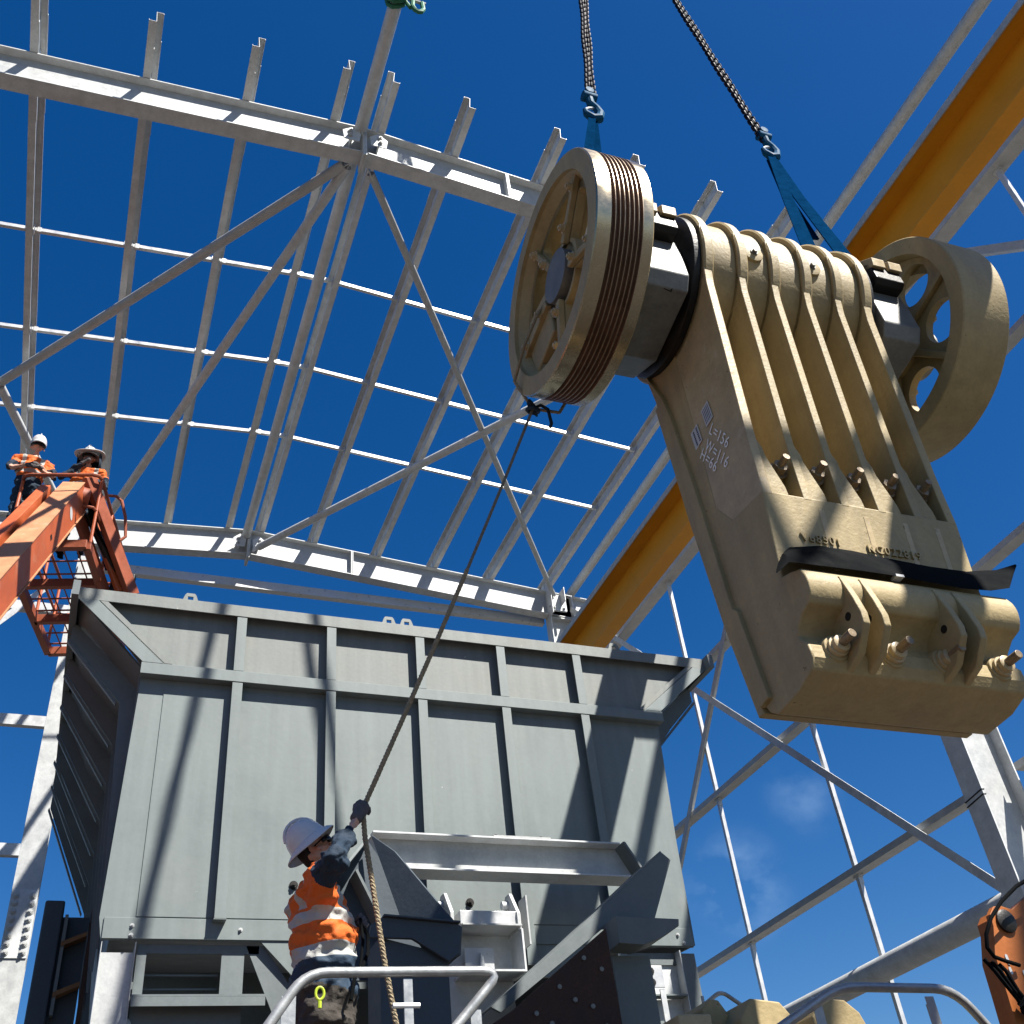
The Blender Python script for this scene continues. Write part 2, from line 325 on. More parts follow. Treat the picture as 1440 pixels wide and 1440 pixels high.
# bridging rows between the purlins
rown = ['nearest', 'middle', 'farthest']
for r, y in enumerate((9.05, 10.7, 12.22)):
    t = thing('purlin_bridging', 'row of bright bridging bars between the purlins, %s of three' % rown[r], 'bridging', (RX, y, RZ), 'purlin bridging rows')
    for i in range(len(PX2)-1):
        xa, xb = PX2[i]+.02, PX2[i+1]-.02
        if xb-xa < .2: continue
        za, zb = zt(xa)+.07-RZ, zt(xb)+.07-RZ
        a = MB(); pr = [(-.022, -.027), (.022, -.027), (.022, -.022), (-.017, -.022), (-.017, .027), (-.022, .027)]
        d = V(xb, 0, zb)-V(xa, 0, za)
        a.sweep([(-q[0], q[1]) for q in pr], (xa-RX, 0, za), (xb-RX, 0, zb))
        for xx, zz, s in ((xa, za, 1), (xb, zb, -1)):
            a.box(xx-RX-.004+.03*s, xx-RX+.004+.07*s, -.03, -.023, zz-.045, zz+.04)
            a.box(xx-RX-.01*s-.004, xx-RX-.01*s+.004, -.05, .05, zz-.05, zz+.06)
        a.build('strut', 'galvb', t, smooth=False)
def tubething(name, label, pts, r, m='galv', cat='tube', group=None, n=14, lugs=True):
    p0 = V(pts[0]); t = thing(name, label, cat, p0, group)
    a = MB(); a.tube([V(p)-p0 for p in pts], r, n); a.build('tube', m, t)
    if lugs:
        for p, q in ((pts[0], pts[1]), (pts[-1], pts[-2])):
            d, s, u = basis(V(q)-V(p)); a = MB(); c = V(p)-p0
            a.prism([c+s*.006-d*.14+u*.05, c+s*.006+d*.1+u*.05, c+s*.006+d*.1-u*.05, c+s*.006-d*.14-u*.05], -s*.012); a.build('end_lug', 'galvd', t)
    return t
ZB = 12.62
tubething('ridge_tube', 'round ridge tie tube between the two rafters', [(1.745, 6.9, 12.93), (1.745, 14.56, 12.93)], .075, 'galvd', 'tube')
tubething('ridge_tube', 'round ridge tube reaching forward over the pit, tied with green slings', [(1.745, 6.6, 12.95), (1.70, -3.1, 12.95)], .075, 'galvd', 'tube')
tubething('eave_tube', 'round eave tie tube along the right side', [(8.08, -3.1, 13.05), (8.08, 6.6, 13.05)], .085, 'galv', 'tube', 'eave tubes')
tubething('eave_tube', 'round eave tie tube between the right columns', [(8.08, 6.6, 13.05), (8.08, 15.35, 13.05)], .085, 'galv', 'tube', 'eave tubes')
B = 'roof bracing tubes'
tubething('brace_tube', 'round roof brace running from the near ridge joint to the left side strut', [(1.62, 6.92, ZB), (-2.05, 11.55, ZB)], .062, 'galv', 'brace', B)
tubething('brace_tube', 'short round roof brace behind the worker in the plain white helmet', [(-2.05, 11.6, ZB-.03), (-1.05, 14.3, ZB-.12)], .062, 'galvd', 'brace', B)
tubething('brace_tube', 'round roof brace from the near ridge joint to the far left rafter', [(1.66, 6.95, ZB+.02), (-.5, 14.2, ZB-.06)], .062, 'galvd', 'brace', B)
tubething('brace_tube', 'thin round roof brace from the near ridge joint to the far right knee', [(1.95, 6.95, ZB), (7.45, 14.6, 12.45)], .048, 'galv', 'brace', B)
tubething('brace_tube', 'round roof brace from the far ridge joint to the near right knee', [(1.95, 14.45, ZB), (7.4, 6.95, 12.38)], .062, 'galvd', 'brace', B)
tubething('strut_tube', 'round cross strut over the front bay, above the camera', [(4.2, -.82, 12.5), (7.5, -.82, 12.5)], .085, 'galv', 'strut')
tubething('brace_tube', 'thin front bay roof brace above the camera, running left', [(6.5, -1.34, 12.5), (3.6, 1.15, 12.55)], .05, 'galv', 'brace', B)
tubething('brace_tube', 'front bay roof brace above the camera, running to the eave tube', [(6.42, -1.42, 12.5), (7.5, .95, 12.4)], .065, 'galv', 'brace', B)
# green slings round the ridge tube
t = thing('green_sling', 'green lifting sling wrapped round the forward ridge tube', 'sling', (1.73, 4.95, 12.87))
a = MB()
for dy in (0, .05, .11): a.tube([(.095*math.cos(k*.6283), dy+.02*math.sin(k*1.25), .08+.1*math.sin(k*.6283)) for k in range(10)], .024, 8, closed=True)
a.build('wrap', 'green', t)
a = MB(); a.tube([(.10, .05, .03), (.13, .04, -.06), (.14, .03, -.11)], .022, 8); a.build('tail', 'green', t)
t = thing('green_shackle', 'dark green shackle hanging beside the ridge tube', 'shackle', (1.95, 4.97, 12.72))
a = MB(); a.tube([(-.05, 0, .2), (-.06, 0, .06), (-.035, 0, 0), (.0, 0, -.02), (.035, 0, 0), (.06, 0, .06), (.05, 0, .2)], .026, 8); a.build('bow', 'green', t)
a = MB(); a.tube([(-.09, 0, .2), (.09, 0, .2)], .02, 8); a.build('pin', 'galv', t)
a = MB(); a.tube([(0, 0, .2), (-.08, .0, .27), (-.2, 0, .28)], .02, 8); a.build('sling_end', 'green', t)

# crane beam, yellow
t = thing('crane_beam', 'yellow overhead crane runway beam with a grey rail on top', 'crane beam', (5.87, 0, 8.70))
y0, y1 = -3.2, 14.9
a = MB(); a.box(-.008, .008, y0, y1, .0205, .4995); a.build('web', 'yel', t)
a = MB(); a.box(-.095, .095, y0, y1, 0, .02); a.build('flange', 'yel', t, bevel=.003)
a = MB(); a.box(-.18, .18, y0, y1, .50, .524); a.build('flange', 'yel', t, bevel=.003)
a = MB(); a.box(-.2, .2, y0, y1, .5245, .538); a.box(-.212, -.2005, y0, y1, .47, .545); a.build('cap_channel', 'galv', t)
a = MB(); a.box(-.03, .03, y0, y1, .5385, .60); a.build('rail', 'galvd', t)
for y in (-1.0, 14.0): a = MB(); a.box(-.09, -.0085, y-.005, y+.005, .021, .499); a.build('stiffener', 'yel', t)

# right wall: girts, sag rods, braces
gx = EX1-.03
for z, nm in ((10.72, 'top'), (8.93, 'second'), (7.14, 'third'), (5.27, 'fourth')):
    for ya, yb, bn in ((6.9, 14.9, 'far'), (-3.2, 6.6, 'near')):
        t = thing('wall_girt', 'galvanised wall girt on the right, %s from the top, %s bay' % (nm, bn), 'girt', (gx, ya, z), 'right wall girts')
        a = MB(); h = .2 if nm == 'top' else .15
        a.sweep([(0, 0), (.0, .006), (-.006+h, .006), (h-.006, .03), (h, .03), (h, 0)], (-h*.5, 0, 0), (-h*.5, yb-ya, 0))
        a.box(-h*.5, -h*.5+.006, 0, yb-ya, .0065, .07); a.build('section', 'galv', t, smooth=False)
        for yy in ((11.43, 9.17) if bn == 'far' else (3.83, 1.3)):
            a = MB(); a.box(-.045, .045, yy-ya-.045, yy-ya+.045, .006, .02); a.box(-.03, .03, yy-ya-.05, yy-ya+.05, -.03, -.002); a.build('rod_clip', 'galvb', t)
for yy, nm in ((11.43, 'farther of two behind the hopper corner'), (9.17, 'nearer one under the hanging jaw'), (3.83, 'at the upper right corner')):
    for za, zb, q in ((10.70, 8.96, 'upper'), (8.90, 7.17, 'middle'), (7.11, 5.3, 'lower'), (5.24, 1.9, 'lowest')):
        t = thing('sag_rod', 'bright vertical sag bar, %s, %s length' % (nm, q), 'sag rod', (gx, yy, zb), 'wall sag bars')
        a = MB(); a.sweep([(-.024, -.022), (.024, -.022), (.024, -.017), (-.019, -.017), (-.019, .026), (-.024, .026)], (0, 0, 0), (0, 0, za-zb), (1, 0, 0)); a.build('bar', 'galvb', t, smooth=False)
        a = MB(); a.box(-.03, .03, -.032, -.024, 0, .07); a.box(-.03, .03, -.032, -.024, za-zb-.07, za-zb); a.build('end_plate', 'galvb', t)
for pts, lab in (([(7.72, 14.5, 12.2), (7.72, 6.9, 4.1)], 'flat wall brace falling from the far eave to the near column'), ([(7.76, 6.95, 12.3), (7.76, 14.5, 4.75)], 'steep thin wall brace crossing the sag bars'), ([(7.72, 6.6, 12.3), (7.72, -3, 2.4)], 'wall brace of the near bay behind the right flywheel')):
    p0 = V(pts[0]); t = thing('wall_brace', lab, 'brace', p0, 'wall cross braces')
    a = MB(); a.sweep([(-.045, -.045), (.045, -.045), (.045, -.037), (-.037, -.037), (-.037, .045), (-.045, .045)], (0, 0, 0), V(pts[1])-p0, (1, 0, 0)); a.build('angle', 'galvd' if 'flat' in lab else 'galv', t, smooth=False)
tubething('wall_tube', 'thick round wall tube low on the right between the columns', [(7.7, 6.95, 4.27), (7.7, 14.6, 4.27)], .12, 'galvd', 'tube', None, 18, False)
tubething('wall_tube', 'thick round wall tube low in the near right bay', [(7.7, -3.1, 4.27), (7.7, 6.6, 4.27)], .12, 'galvd', 'tube', None, 18, False)
# knee plates, bolts at far right knee
t = thing('knee_joint', 'dark bolted knee joint at the top of the far right column', 'joint', (7.42, 14.55, 12.2))
a = MB(); a.box(-.16, .16, -.1, -.06, -.1, .25); a.build('plate', 'galvd', t, bevel=.004)
a = MB(); a.box(-.2, -.19, -.25, -.07, -.25, .4); a.box(.05, .06, -.3, -.06, .0, .3); a.build('fin', 'galvb', t)
for x in (-.1, .1):
    for z in (-.04, .18): inst(BOLT, 'bolt', t, (x, -.1, z))
# far end wall on the left
t = thing('end_wall_column', 'galvanised end wall column left of the hopper with a bolted splice', 'column', (-.66, 14.9, 0))
a = MB(); a.box(-.16, .16, -.17, -.155, .03, 12.4); a.build('flange', 'galv', t); a = MB(); a.box(-.16, .16, .155, .17, .03, 12.4); a.build('flange', 'galv', t)
a = MB(); a.box(-.007, .007, -.1545, .1545, .03, 12.4); a.build('web', 'galv', t)
a = MB(); a.box(-.155, .155, -.186, -.1705, 6.0, 6.85); a.build('splice_plate', 'galvd', t, bevel=.003)
for z in range(8):
    for x in (-.1, .1): inst(BOLT, 'bolt', t, (x, -.186, 6.07+z*.1), scale=(1.3, 1.3, 1.3))
for z in (11.1, 9.2, 7.34):
    t = thing('end_wall_girt', 'galvanised end wall girt left of the hopper, %s' % {11.1: 'topmost', 9.2: 'middle', 7.34: 'lowest'}[z], 'girt', (-2.5, 14.7, z), 'end wall girts')
    a = MB(); a.box(-1.7, 1.68, -.01, 0, -.06, .1); a.box(-1.7, 1.68, .0005, .08, -.06, -.054); a.build('section', 'galvb' if z > 8 else 'galvd', t)
t = thing('wall_brace', 'white diagonal end wall brace at the left edge', 'brace', (-2.6, 14.66, 9.6))
a = MB(); a.sweep([(-.05, -.005), (.05, -.005), (.05, .005), (-.05, .005)], (0, 0, 0), (1.45, 0, 1.9), (0, 1, 0)); a.build('bar', 'galvb', t)
t = thing('door_header', 'level galvanised header beam under the far rafter, striped by sunlight', 'beam', (-.5, 14.95, 12.08))
a = MB(); a.box(0, 7.8, -.055, .055, .15, .16); a.box(0, 7.8, -.055, .055, 0, .01); a.box(0, 7.8, -.0605, -.0555, .0, .16); a.build('section', 'galvb', t)

# ------------------------------------------------------------------ grey feed hopper
HY = 8.5
t = thing('feed_hopper', 'big grey steel feed hopper with ribbed walls and flared rim', 'hopper', (2.75, HY, 4.25)); HOP = t
def H(x, y, z): return (x-2.75, y-HY, z-4.25)
def hbox(a, x0, x1, y0, y1, z0, z1): a.box(x0-2.75, x1-2.75, y0-HY, y1-HY, z0-4.25, z1-4.25)
a = MB(); a.xz([(x-2.75, z-4.25) for x, z in [(.19, 4.28), (1.36, 4.28), (1.62, 4.02), (3.9, 4.02), (4.15, 4.28), (5.2, 4.28), (5.2, 4.42), (5.3, 6.6), (.22, 6.6), (.16, 4.44)]], 0, .02)
a.build('end_wall', 'hop', t)
a = MB(); hbox(a, .195, 5.195, HY-.012, HY-.0005, 4.285, 4.44); a.build('bottom_strip', 'hop', t, bevel=.003)
a = MB(); a.xz([(x-2.75, z-4.25) for x, z in [(.22, 6.602), (5.3, 6.602), (5.9, 7.28), (-.33, 7.28)]], 0, .02); a.build('end_wall_top', 'hopu', t)
a = MB()   # inner doubler sheets, thin joints between
for x0, x1 in ((.42, 2.80), (2.808, 5.0)): hbox(a, x0, x1, HY-.007, HY-.0005, 4.45, 6.43)
a.build('lining_sheet', 'hop', t, bevel=.002, seg=1)
ribz = {1.03: 4.42, 1.87: 4.1, 2.745: 4.1, 3.59: 4.1, 4.43: 4.1}
for x, zb in ribz.items():
    a = MB(); hbox(a, x-.045, x+.045, HY-.09, HY-.078, zb, 6.485); hbox(a, x-.006, x+.006, HY-.0775, HY-.0075, zb, 6.485); hbox(a, x-.05, x+.05, HY-.09, HY-.0075, zb-.008, zb-.001)
    a.build('rib', 'hop', t, bevel=.002, seg=1)
    a = MB(); hbox(a, x-.045, x+.045, HY-.09, HY-.078, 6.605, 7.175); hbox(a, x-.006, x+.006, HY-.0775, HY-.0005, 6.605, 7.175); a.build('rib', 'hop', t, bevel=.002, seg=1)
a = MB(); hbox(a, .2, 5.32, HY-.095, HY-.083, 6.49, 6.6); hbox(a, .2, 5.32, HY-.0825, HY-.0005, 6.588, 6.6); hbox(a, .2, 5.32, HY-.0825, HY-.0005, 6.49, 6.5); a.build('waist_channel', 'hop', t, bevel=.003)
a = MB(); hbox(a, -.40, 5.98, HY-.095, HY-.083, 7.18, 7.30); hbox(a, -.40, 5.98, HY-.0825, HY+.03, 7.288, 7.3); a.build('rim_channel', 'hopu', t, bevel=.003)
for x0, x1, s in ((.21, -.40, -1), (5.3, 5.98, 1)):   # mitre posts at the flared corners
    a = MB(); w = .17*-s
    a.xz([(x-2.75, z-4.25) for x, z in [(x0, 6.6), (x0+w, 6.6), (x1+w, 7.18), (x1, 7.18)]], -.097, -.085)
    a.xz([(x-2.75, z-4.25) for x, z in [(x0+w, 6.6), (x0+w+.012*-s, 6.6), (x1+w+.012*-s, 7.18), (x1+w, 7.18)]], -.085, -.001)
    a.build('mitre_post', 'hop', t, bevel=.002)
    a = MB(); a.xz([(x-2.75, z-4.25) for x, z in [(x0+w*1.08, 6.605), (x0+w*1.45, 6.605), (x1+w*1.45, 7.18), (x1+w*1.08, 7.18)]], -.093, -.08); a.build('mitre_angle', 'hopu', t)
# side walls: flare plus lower wall, with ribs
for s, xf, xo in ((-1, .2, -.42), (1, 5.28, 5.98)):
    m = 'hopd'; yb = 12.9
    xo2 = xo+.05*s
    a = MB()
    fl = [(xf, HY+.02, 6.6), (xo, HY+.02, 7.28), (xo2, yb, 7.28), (xf, yb, 5.9)]
    d = V(0, 0, .02); a.prism([H(*p) for p in fl], (-.014*s, 0, .014)); a.build('flare_plate', m, t)
    a = MB(); a.prism([H(xf, HY+.02, 6.59), H(xf, yb, 5.89), H(xf-.1*s, yb, 4.6), H(xf-.05*s, HY+.02, 4.3)], (-.02*s, 0, 0)); a.build('side_wall', m, t)
    a = MB()
    a.box(min(xo, xo+.02*s)-2.75-.02, max(xo, xo+.02*s)-2.75+.02, -.2, yb-HY, 2.9, 3.05); a.build('rim_channel', m, t)
    for k in range(7):
        f = (k+.35)/7; y = HY+.1+f*(yb-HY-.1)
        zlo = 6.6+(5.9-6.6)*f; xt = xo+(xo2-xo)*f
        a = MB(); out_ = .14
        a.prism([H(xf, y, zlo), H(xt, y, 7.2), H(xt, y, 7.0), H(xf+out_*.9*s, y, zlo-.16), H(xf+.02*s, y, 4.5), H(xf, y, 4.5)] if True else [], (0, .016, 0))
        a.build('rib', m, t)
        a = MB(); a.prism([H(xt+.01*s, y-.012, 7.0), H(xf+(out_+.01)*s, y-.012, zlo-.16), H(xf+(out_+.02)*s, y-.012, zlo-.18), H(xt+.02*s, y-.012, 6.97)], (0, .04, 0)); a.build('rib_flange', m, t)
a = MB(); a.prism([H(.2, 12.9, 4.5), H(5.28, 12.9, 4.5), H(5.28, 12.9, 5.9), H(6.0, 12.9, 7.28), H(-.44, 12.9, 7.28), H(.2, 12.9, 5.9)], (0, .02, 0)); a.build('rear_wall', 'hopd', t)
# chute floor sloping inside
a = MB(); a.prism([H(.25, HY+.05, 4.35), H(5.2, HY+.05, 4.35), H(5.2, 12.85, 5.2), H(.25, 12.85, 5.2)], (0, 0, .02)); a.build('floor_plate', 'hopd', t)
for x in (.55, 2.44, 2.62, 4.9):   # lifting eyes on the rim
    a = MB(); pts = [(x-.07, 7.3), (x-.045, 7.36), (x+.045, 7.36), (x+.07, 7.3)]
    e = [(x+.025*math.cos(k*math.pi/4), 7.325+.018*math.sin(k*math.pi/4)) for k in range(8)]
    a.xz([(p[0]-2.75, p[1]-4.249) for p in [(x-.07, 7.3), (x-.025, 7.3), (x-.025, 7.345), (x-.05, 7.36)]], -.08, -.065); a.xz([(p[0]-2.75, p[1]-4.249) for p in [(x+.07, 7.3), (x+.025, 7.3), (x+.025, 7.345), (x+.05, 7.36)]], -.08, -.065)
    a.xz([(p[0]-2.75, p[1]-4.249) for p in [(x-.05, 7.3602), (x-.025, 7.3452), (x+.025, 7.3452), (x+.05, 7.3602), (x+.035, 7.38), (x-.035, 7.38)]], -.08, -.065)
    a.build('lifting_eye', 'hopu', t)
for x, z in ((1.6, 4.72), (1.61, 4.54), (2.66, 4.64), (3.1, 4.62), (3.58+.0, 4.6), (3.62, 4.46), (1.2, 4.36), (.4, 4.38), (.4, 4.31), (5.05, 4.38), (5.1, 4.31)):
    inst(BOLTD if z > 4.4 else BOLT, 'bolt', t, H(x, HY-.013 if z < 4.45 else HY-.008, z), scale=(1.05, 1.05, 1.05) if z > 4.45 else (.5, .5, .5))

# support frame under the hopper
t = thing('hopper_support', 'grey and galvanised steel support frame under the left of the hopper', 'support frame', (.8, 8.6, 0), 'hopper supports')
a = MB(); a.box(-.60, -.595, -.12, .1, 0, 4.26); a.box(-.36, -.355, -.12, .1, 0, 4.26); a.box(-.5945, -.3605, -.06, -.05, 0, 4.2); a.build('leg', 'galv', t)
a = MB(); a.box(-.34, .56, -.05, -.03, 4.2, 4.265); a.box(-.34, -.27, -.05, -.03, 3.3, 4.2); a.box(.28, .45, -.05, -.03, 3.3, 4.2); a.box(-.27, .28, -.05, -.03, 3.3, 3.87); a.build('front_plate', 'hopd', t)
a = MB(); a.box(-.35, .6, -.2, -.06, 3.855, 3.87); a.box(-.35, .6, -.2, -.19, 3.79, 3.854); a.build('ledge', 'hopd', t)
a = MB(); a.prism([(.46, -.05, 4.26), (.6, -.05, 4.26), (1.0, -.05, 3.7), (1.0, -.05, 3.4), (.85, -.05, 3.4)], (0, .02, 0)); a.build('gusset', 'hopd', t)
a = MB(); a.box(-.3, 1.2, .6, .62, 2.6, 4.25); a.build('back_plate', 'hopd', t)
for z in (3.98, 4.08): a = MB(); a.box(-.27, .28, .1, .12, z, z+.012); a.build('slat', 'hopd', t)
for z in (3.62, 3.7, 3.56): inst(BOLT, 'bolt', t, (-.37, -.06, z), scale=(1.4, 1.4, 1.4))
a = MB(); a.box(-.35, 1.2, -.2, .1, 2.0, 2.3); a.box(-.6, -.355, -.15, .15, -.0, .03); a.build('sill_beam', 'hopd', t)
t = thing('hopper_support', 'galvanised and grey steel support frame under the right of the hopper', 'support frame', (4.8, 8.6, 0), 'hopper supports')
a = MB(); a.box(-.12, -.112, -.14, .1, 0, 4.0); a.box(.22, .228, -.14, .1, 0, 4.24); a.box(-.1115, .2195, -.03, -.02, 0, 4.2); a.build('leg', 'galvd', t)
a = MB(); a.box(-.3, .42, -.05, -.032, 4.14, 4.24); a.box(-.3, -.2, -.06, -.04, 0, 4.14); a.box(.28, .42, -.05, -.03, 0, 4.14); a.build('side_plate', 'hopd', t)
a = MB(); a.box(-.11, .219, -.15, -.04, 3.86, 3.872); a.box(-.11, .2, -.15, -.14, 3.6, 3.66); a.build('ledge', 'hop', t)
a = MB(); a.box(-.17, .0, -.17, -.155, 3.92, 4.1); a.build('clip_plate', 'galvb', t, bevel=.004)
for z in (3.96, 4.05): inst(BOLTD, 'bolt', t, (-.12, -.17, z))
a = MB(); a.box(-.05, .0, -.16, -.145, 2.5, 3.91); a.build('clip_bar', 'galvb', t)
# dark ladder frame at the left below the flare
t = thing('side_frame', 'dark steel side frame with timber packers left of the hopper', 'frame', (-.1, 11.2, 0))
a = MB(); a.box(-.2, -.02, -.15, .15, 0, 5.45); a.build('post', 'wing', t, bevel=.02)
a = MB(); a.box(-.02, .22, -.05, .2, 0, 5.32); a.build('panel', 'wing', t)
a = MB(); a.box(.0, .03, -.19, -.055, 4.4, 5.3); a.build('rail', 'hopd', t)
for z in (5.0, 4.55): a = MB(); a.prism([(.0, -.2, z), (.22, -.2, z+.1), (.22, -.2, z+.14), (.0, -.2, z+.045)], (0, .12, 0)); a.build('packer', 'timber', t)
a = MB(); a.box(.23, .27, -.35, -.3, 0, 5.3); a.build('tie_bar', 'rust', t)

# ------------------------------------------------------------------ chute parts in front of the hopper
t = thing('galvanised_beam', 'short galvanised channel beam across the hopper front', 'beam', (3.15, 7.8, 4.58))
for z0, z1, y0, y1 in ((.275, .29, -.12, .1), (0, .014, -.12, .1), (.0145, .2745, -.004, .006)):
    a = MB(); a.xz([(-1.1, z0), (-1.1, z1), (1.03+.55*(.29-z1), z1), (1.03+.55*(.29-z0), z0)], y0, y1); a.build('flange' if z1-z0 < .1 else 'web', 'galvd' if z1-z0 < .1 else 'galv', t, bevel=.002)
a = MB(); a.prism([(1.06, -.13, .295), (1.08, -.13, .295), (1.25, -.13, .0), (1.23, -.13, .0)], (0, .24, 0)); a.build('end_plate', 'hopd', t)
for x in (-.05, .35): inst(BOLTD, 'bolt', t, (x, -.03, .29), (R(-90), 0, 0), (1.3, 1.3, 1.3))
a = MB(); a.box(-.1, .4, -.12, -.0, .2905, .302); a.build('packing_plate', 'galv', t)
def wing(name, lab, pts, y0, edge, base, basebox, mirror):
    t = thing(name, lab, 'chute wing', (pts[0][0], y0, 3.2), 'chute wings')
    ox = pts[0][0]
    a = MB(); a.xz([(x-ox, z-3.2) for x, z in pts], 0, .03); a.build('face_plate', 'hopd', t, bevel=.003)
    a = MB()
    for p, q in edge:
        d = V(q[0]-p[0], 0, q[1]-p[1]).normalized(); nn = V(-d.z, 0, d.x)*.012
        a.prism([(p[0]-ox, .001, p[1]-3.2), (q[0]-ox, .001, q[1]-3.2), (q[0]-ox+nn.x, .001, q[1]-3.2+nn.z), (p[0]-ox+nn.x, .001, p[1]-3.2+nn.z)], (0, .5, 0))
    a.build('side_plate', 'hopd', t)
    a = MB(); a.xz([(x-ox, z-3.2) for x, z in base], -.22, -.002); a.build('bracket', 'wing' if not mirror else 'hopd', t, bevel=.004)
    a = MB(); x0, x1, z0, z1 = basebox; a.box(x0-ox, x1-ox, .0, .35, z0-3.2, z1-3.2); a.build('post', 'hopd', t)
    return t
t = thing('chute_wing', 'shade-dark blue grey folded chute wing plate behind the rope worker', 'chute wing', (1.85, 6.9, 0), 'chute wings'); b = V(1.85, 6.9, 0)  # this wing's shade is put into its dark plate colour
a = MB(); a.prism([V(p)-b for p in [(1.85, 7.0, 4.55), (1.982, 6.862, 4.38), (2.278, 6.554, 3.804), (2.305, 6.525, 3.77), (2.29, 6.54, 3.6), (2.24, 6.59, 3.57), (2.13, 6.71, 3.64), (2.0, 6.845, 3.93), (1.862, 6.988, 4.50)]], (.02, .019, 0)); a.build('face_plate', 'wing', t, bevel=.003)
a = MB(); a.prism([V(p)-b for p in [(1.845, 7.02, 4.56), (1.548, 6.80, 4.156), (1.556, 6.80, 4.142), (1.857, 7.02, 4.545)]], (0, .7, .0)); a.build('top_plate', 'hopd', t)
a = MB(); a.prism([V(p)-b for p in [(1.855, 7.1, 4.545), (1.615, 7.1, 4.25), (1.62, 7.1, 3.6), (2.3, 7.1, 3.6), (2.3, 7.1, 3.9)]], (0, .02, 0)); a.build('back_plate', 'wing', t)
a = MB(); a.prism([V(p)-b for p in [(1.72, 6.92, 4.26), (1.735, 6.92, 4.27), (1.95, 6.92, 3.85), (1.935, 6.92, 3.84)]], (0, .35, 0)); a.build('inner_stiffener', 'hopd', t)
a = MB(); a.prism([V(p)-b for p in [(1.80, 6.5, 3.807), (2.287, 6.5, 3.773), (2.30, 6.5, 3.73), (2.274, 6.5, 3.589), (2.21, 6.5, 3.545), (1.977, 6.5, 3.68), (1.70, 6.5, 3.685), (1.714, 6.5, 3.762)]], (0, .03, 0)); a.build('bracket', 'wing', t, bevel=.003)
a = MB(); a.prism([V(p)-b for p in [(1.79, 6.47, 3.808), (2.29, 6.47, 3.775), (2.29, 6.47, 3.785), (1.79, 6.47, 3.818)]], (0, .4, 0)); a.prism([V(p)-b for p in [(2.3, 6.53, 3.73), (2.274, 6.53, 3.589), (2.284, 6.53, 3.589), (2.31, 6.53, 3.73)]], (0, .4, 0)); a.build('bracket_flange', 'wing', t)
a = MB(); a.prism([V(p)-b for p in [(1.78, 6.55, 0), (2.22, 6.55, 0), (2.22, 6.55, 3.60), (1.78, 6.55, 3.70)]], (0, .3, 0)); a.build('post', 'wing', t)
t = wing('chute_wing', 'long sloping chute wing plate at the hopper right corner', [(4.16, 4.52), (4.23, 4.46), (3.97, 3.95), (3.56, 3.93), (2.72, 3.37), (2.66, 3.40), (3.45, 3.98)], 7.0, [((2.66, 3.40), (3.45, 3.98)), ((3.45, 3.98), (4.16, 4.52))],
     [(3.56, 3.945), (4.07, 3.935), (4.06, 3.885), (3.9, 3.80), (3.75, 3.75), (3.56, 3.76)], (3.6, 3.9, 0, 3.74), True)
t = thing('cheek_plate', 'rusty dark brown cheek plate with bolt holes below the sloping wing', 'plate', (3.0, 6.6, 2.6))
a = MB(); a.xz([(.38, 1.2), (.40, .5), (.3, -2.6), (-.6, -2.6), (-.6, .55), (-.36, .68)], 0, .06); a.build('plate', 'rust', t, bevel=.004)
hb = MB(); hb.tube([(0, -.012, 0), (0, .0, 0)], .016, 8); hm = hb.mesh('bolt', 'block')
for x, z in ((.18, 1.0), (.3, .93), (-.02, .82), (.08, .74), (-.2, .66), (-.1, .6), (.2, .7), (.28, .58)): inst(hm, 'bolt', t, (x, 0, z))
a = MB()
for k in range(6): a.box(-.3+k*.12, -.24+k*.12, -.05, -.001, .46, .53)
a.build('tooth', 'rust', t)
t = thing('seat_bracket', 'galvanised shackle seat bracket between the chute wings', 'bracket', (2.85, 7.5, 3.72))
a = MB(); a.box(-.25, .21, -.15, .05, .34, .44); a.build('cross_bar', 'galvb', t, bevel=.006)
a = MB(); a.box(-.25, .21, -.2, .1, .32, .332); a.build('shelf', 'galv', t)
for x, hh in ((-.33, .6), (.19, .61)):
    a = MB(); a.prism([(x, -.17, .3), (x, .08, .3), (x, .08, hh-.05), (x, .04, hh), (x, -.04, hh), (x, -.17, .42)], (.028, 0, 0)); a.build('lug_plate', 'galv', t, bevel=.004)
    a = MB(); a.tube([(x-.05, -.0, hh-.08), (x+.0, -.0, hh-.08)], .03, 12); a.build('pin', 'galvd', t)
a = MB(); a.box(.3, .312, -.1, .05, .22, .58); a.build('side_bar', 'galv', t)
a = MB(); a.box(.2, .214, -.2, .05, -.0, .3); a.box(-.25, .2, -.2, .05, -.0, .014); a.box(-.3, .2, .051, .06, -.3, .33); a.build('frame_plate', 'galvd', t)
a = MB(); a.box(-.2, .02, -.06, -.045, .03, .2); a.build('key_plate', 'galvb', t); a = MB(); a.prism([(-.1, -.09, .03), (-.06, -.09, .03), (-.07, -.09, .13), (-.09, -.09, .16)], (0, .02, 0)); a.build('key', 'galvd', t)
a = MB(); a.box(.3, .62, -.06, .0, -3.7, -.12); a.build('mount_post', 'hopd', t)

# ------------------------------------------------------------------ hanging jaw (swing jaw stock with two flywheels)
PO = (3.89, 3.93, 7.245)
J = thing('jaw_stock', 'tan crusher swing jaw hanging from chains with two big flywheels', 'crusher jaw', PO, rot=(0, .021, -.036))
